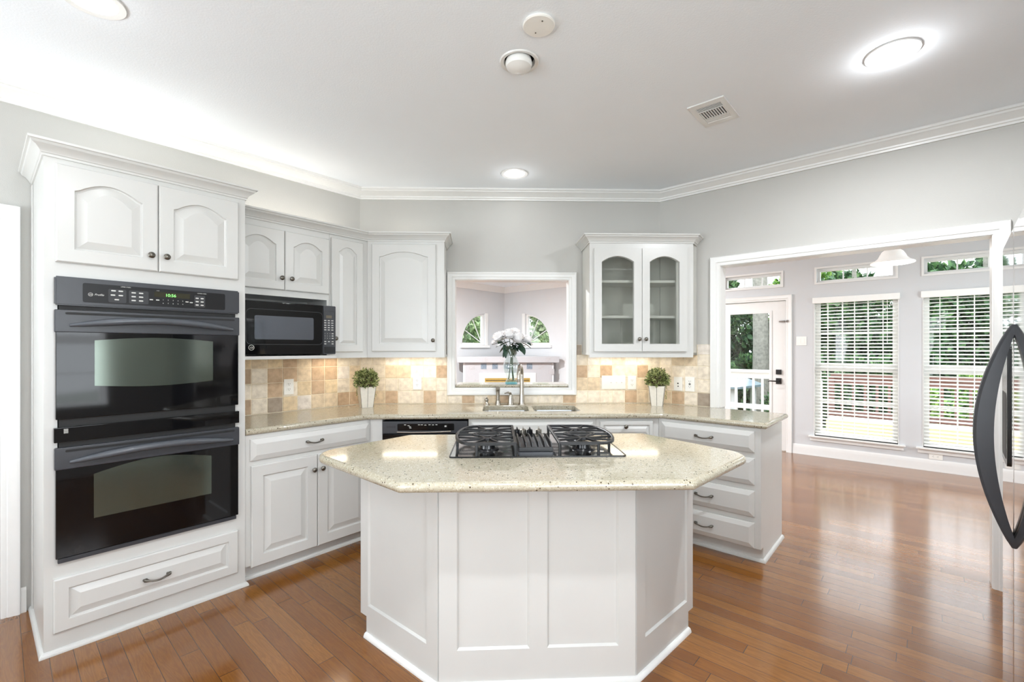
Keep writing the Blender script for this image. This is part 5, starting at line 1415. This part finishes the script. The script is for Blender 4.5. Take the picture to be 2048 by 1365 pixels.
railing(0.56, 6.8, 5.55, 'rail_red', 'reddish wood deck railing behind the two nook windows', 0.96)
t = Thing('deck_bench', 'long cream painted board bench low outside the nook windows', 'bench', 'R', (2.2, 4.6, -0.12))
for i in range(3):
    bm = NB(); box(bm, 0.65, 4.6, 4.3 + i * 0.16, 4.45 + i * 0.16, 0.30, 0.34, 0.004); t.part('seat_board', bm, 'bench')
for i in range(3):
    bm = NB(); box(bm, 0.65, 4.6, 4.28, 4.298, -0.10 + i * 0.135, 0.03 + i * 0.135, 0.003); t.part('front_board', bm, 'bench')
for x in (0.7, 2.0, 3.3, 4.5):
    bm = NB(); box(bm, x - 0.04, x + 0.04, 4.30, 4.75, -0.12, 0.30); t.part('leg', bm, 'bench')
# gazebo
gx_, gy_ = w2('R', -2.9, 8.4)
t = Thing('garden_gazebo', 'grey metal-roofed gazebo beyond the deck railing', 'gazebo', 'W', (gx_, gy_, -1.6))
bm = NB(); 
def ring(r, z, n=8): return [(gx_ + r * math.cos(2 * PI * i / n + 0.3), gy_ + r * math.sin(2 * PI * i / n + 0.3), z) for i in range(n)]
loops(bm, [ring(1.75, 0.45), ring(1.75, 0.5), ring(0.75, 0.86)], True, True); t.part('lower_roof', bm, 'roof', angle=10)
bm = NB(); loops(bm, [ring(0.85, 0.9), ring(0.85, 0.94), ring(0.05, 1.16)], True, True); t.part('upper_roof', bm, 'roof', angle=10)
for x, y, z in ring(1.5, 0, 8):
    bm = NB(); box(bm, x - 0.05, x + 0.05, y - 0.05, y + 0.05, -1.6, 0.46); t.part('post', bm, 'rail')
# trees: three crown meshes shared by copies
def crown_mesh(name, mat, seed, n, rx, rz):
    rnd = random.Random(seed); pts = []
    blobs = [(Vector((rnd.uniform(-1, 1) * rx * 0.75, rnd.uniform(-1, 1) * rx * 0.75, rnd.uniform(-0.8, 0.8) * rz)), rnd.uniform(0.45, 0.8) * rx * 0.6) for _ in range(22)]
    while len(pts) < n:
        c, r = rnd.choice(blobs)
        v = Vector((rnd.gauss(0, 1), rnd.gauss(0, 1), rnd.gauss(0, 1))).normalized()
        pts.append((c + v * r * rnd.uniform(0.7, 1.05), v))
    return leaf_mesh(name, pts, mat, 0.2, 0.42, seed, up=-0.1, wid=0.6)
TREES = [('tree_a', 5), ('tree_b', 8), ('tree_c', 13)]
CM = [crown_mesh('crown', m, s, 12000, 1.9, 2.9) for m, s in TREES]
bm = NB(); tube(bm, [(0, 0, 0), (0.03, 0.0, 2.0), (-0.02, 0.05, 4.5), (0.05, 0, 7.0)], [0.17, 0.14, 0.11, 0.05], 10)
tm = mesh_obj('trunk', bm, 'bark'); TM = tm.data; bpy.data.objects.remove(tm)
def tree(f, x, y, kind, s, label, h=0.0):
    p = w2(f, x, y)
    e = bpy.data.objects.new('leafy_tree', None); COL.objects.link(e); e.location = (*p, -1.6); e.rotation_euler = (0, 0, (x * 1.7 + y * 2.3) % 6.28); e.scale = (s, s, s)
    tag(e, label, 'tree', 'trees behind the house')
    for nm, me, z in (('crown', CM[kind], 3.4 + h), ('trunk', TM, 0)):
        o = bpy.data.objects.new(nm, me); COL.objects.link(o); o.parent = e; o.location = (0, 0, z)
kinds = ['dark green leafy tree', 'bright yellow-green leafy tree', 'pale green leafy tree']
spots = [(-7.4, 12.6, 1, 0.8), (-3.5, 12.6, 0, 0.8), (0.3, 12.2, 0, 0.8), (4.1, 11.8, 1, 0.8), (7.9, 11.4, 0, 0.8), (-6.2, 18.2, 0, 1.0), (-1.4, 17.6, 1, 1.0), (3.3, 17.4, 0, 1.0), (8.6, 17.0, 1, 1.0), (12.6, 7.4, 2, 0.84)]
where = ['at the far left of the yard', 'behind the gazebo roof in the glazed door', 'behind the left nook window', 'behind the right nook window', 'at the right edge of the yard', 'at the back left of the yard', 'at the back in the transom above the glazed door', 'at the back in the transom over the left nook window', 'at the back right of the yard', 'beside the nook side window']
for (x, y, k, s), wh in zip(spots, where): tree('R', x, y, k, s, kinds[k] + ' ' + wh)
tree('W', 1.75, 14.6, 2, 0.8, 'pale green leafy tree outside the right quarter-round window')
tree('W', -2.0, 14.4, 2, 0.8, 'pale green leafy tree outside the left quarter-round window')
for i in range(5):
    p = w2('R', -0.1 + i * 2.05, 8.0); k = (0, 1, 0, 0, 2)[i]
    o = bpy.data.objects.new('shrub', CM[k]); COL.objects.link(o); o.location = (*p, -0.45); o.scale = (0.4, 0.4, 0.46); o.rotation_euler = (0, 0, i * 1.3)
    tag(o, ('dark', 'bright', 'pale')[k] + ' leafy shrub low behind the deck railing, ' + ('right of the gazebo', 'behind the left window', 'between the two nook windows', 'behind the right window', 'at the far right')[i], 'shrub', 'shrubs behind the deck railing')
bm = NB(); p = w2('R', -1.72, 10.6)
tube(bm, [(*p, -1.6), (p[0] + 0.02, p[1], 1.5), (p[0] - 0.03, p[1], 5.0), (p[0] + 0.05, p[1], 9.0)], [0.24, 0.2, 0.18, 0.14], 14)
single('bare_tree_trunk', bm, 'bark', 'W', (*p, -1.6), 'thick pale grey trunk standing behind the glazed door', 'tree trunk')
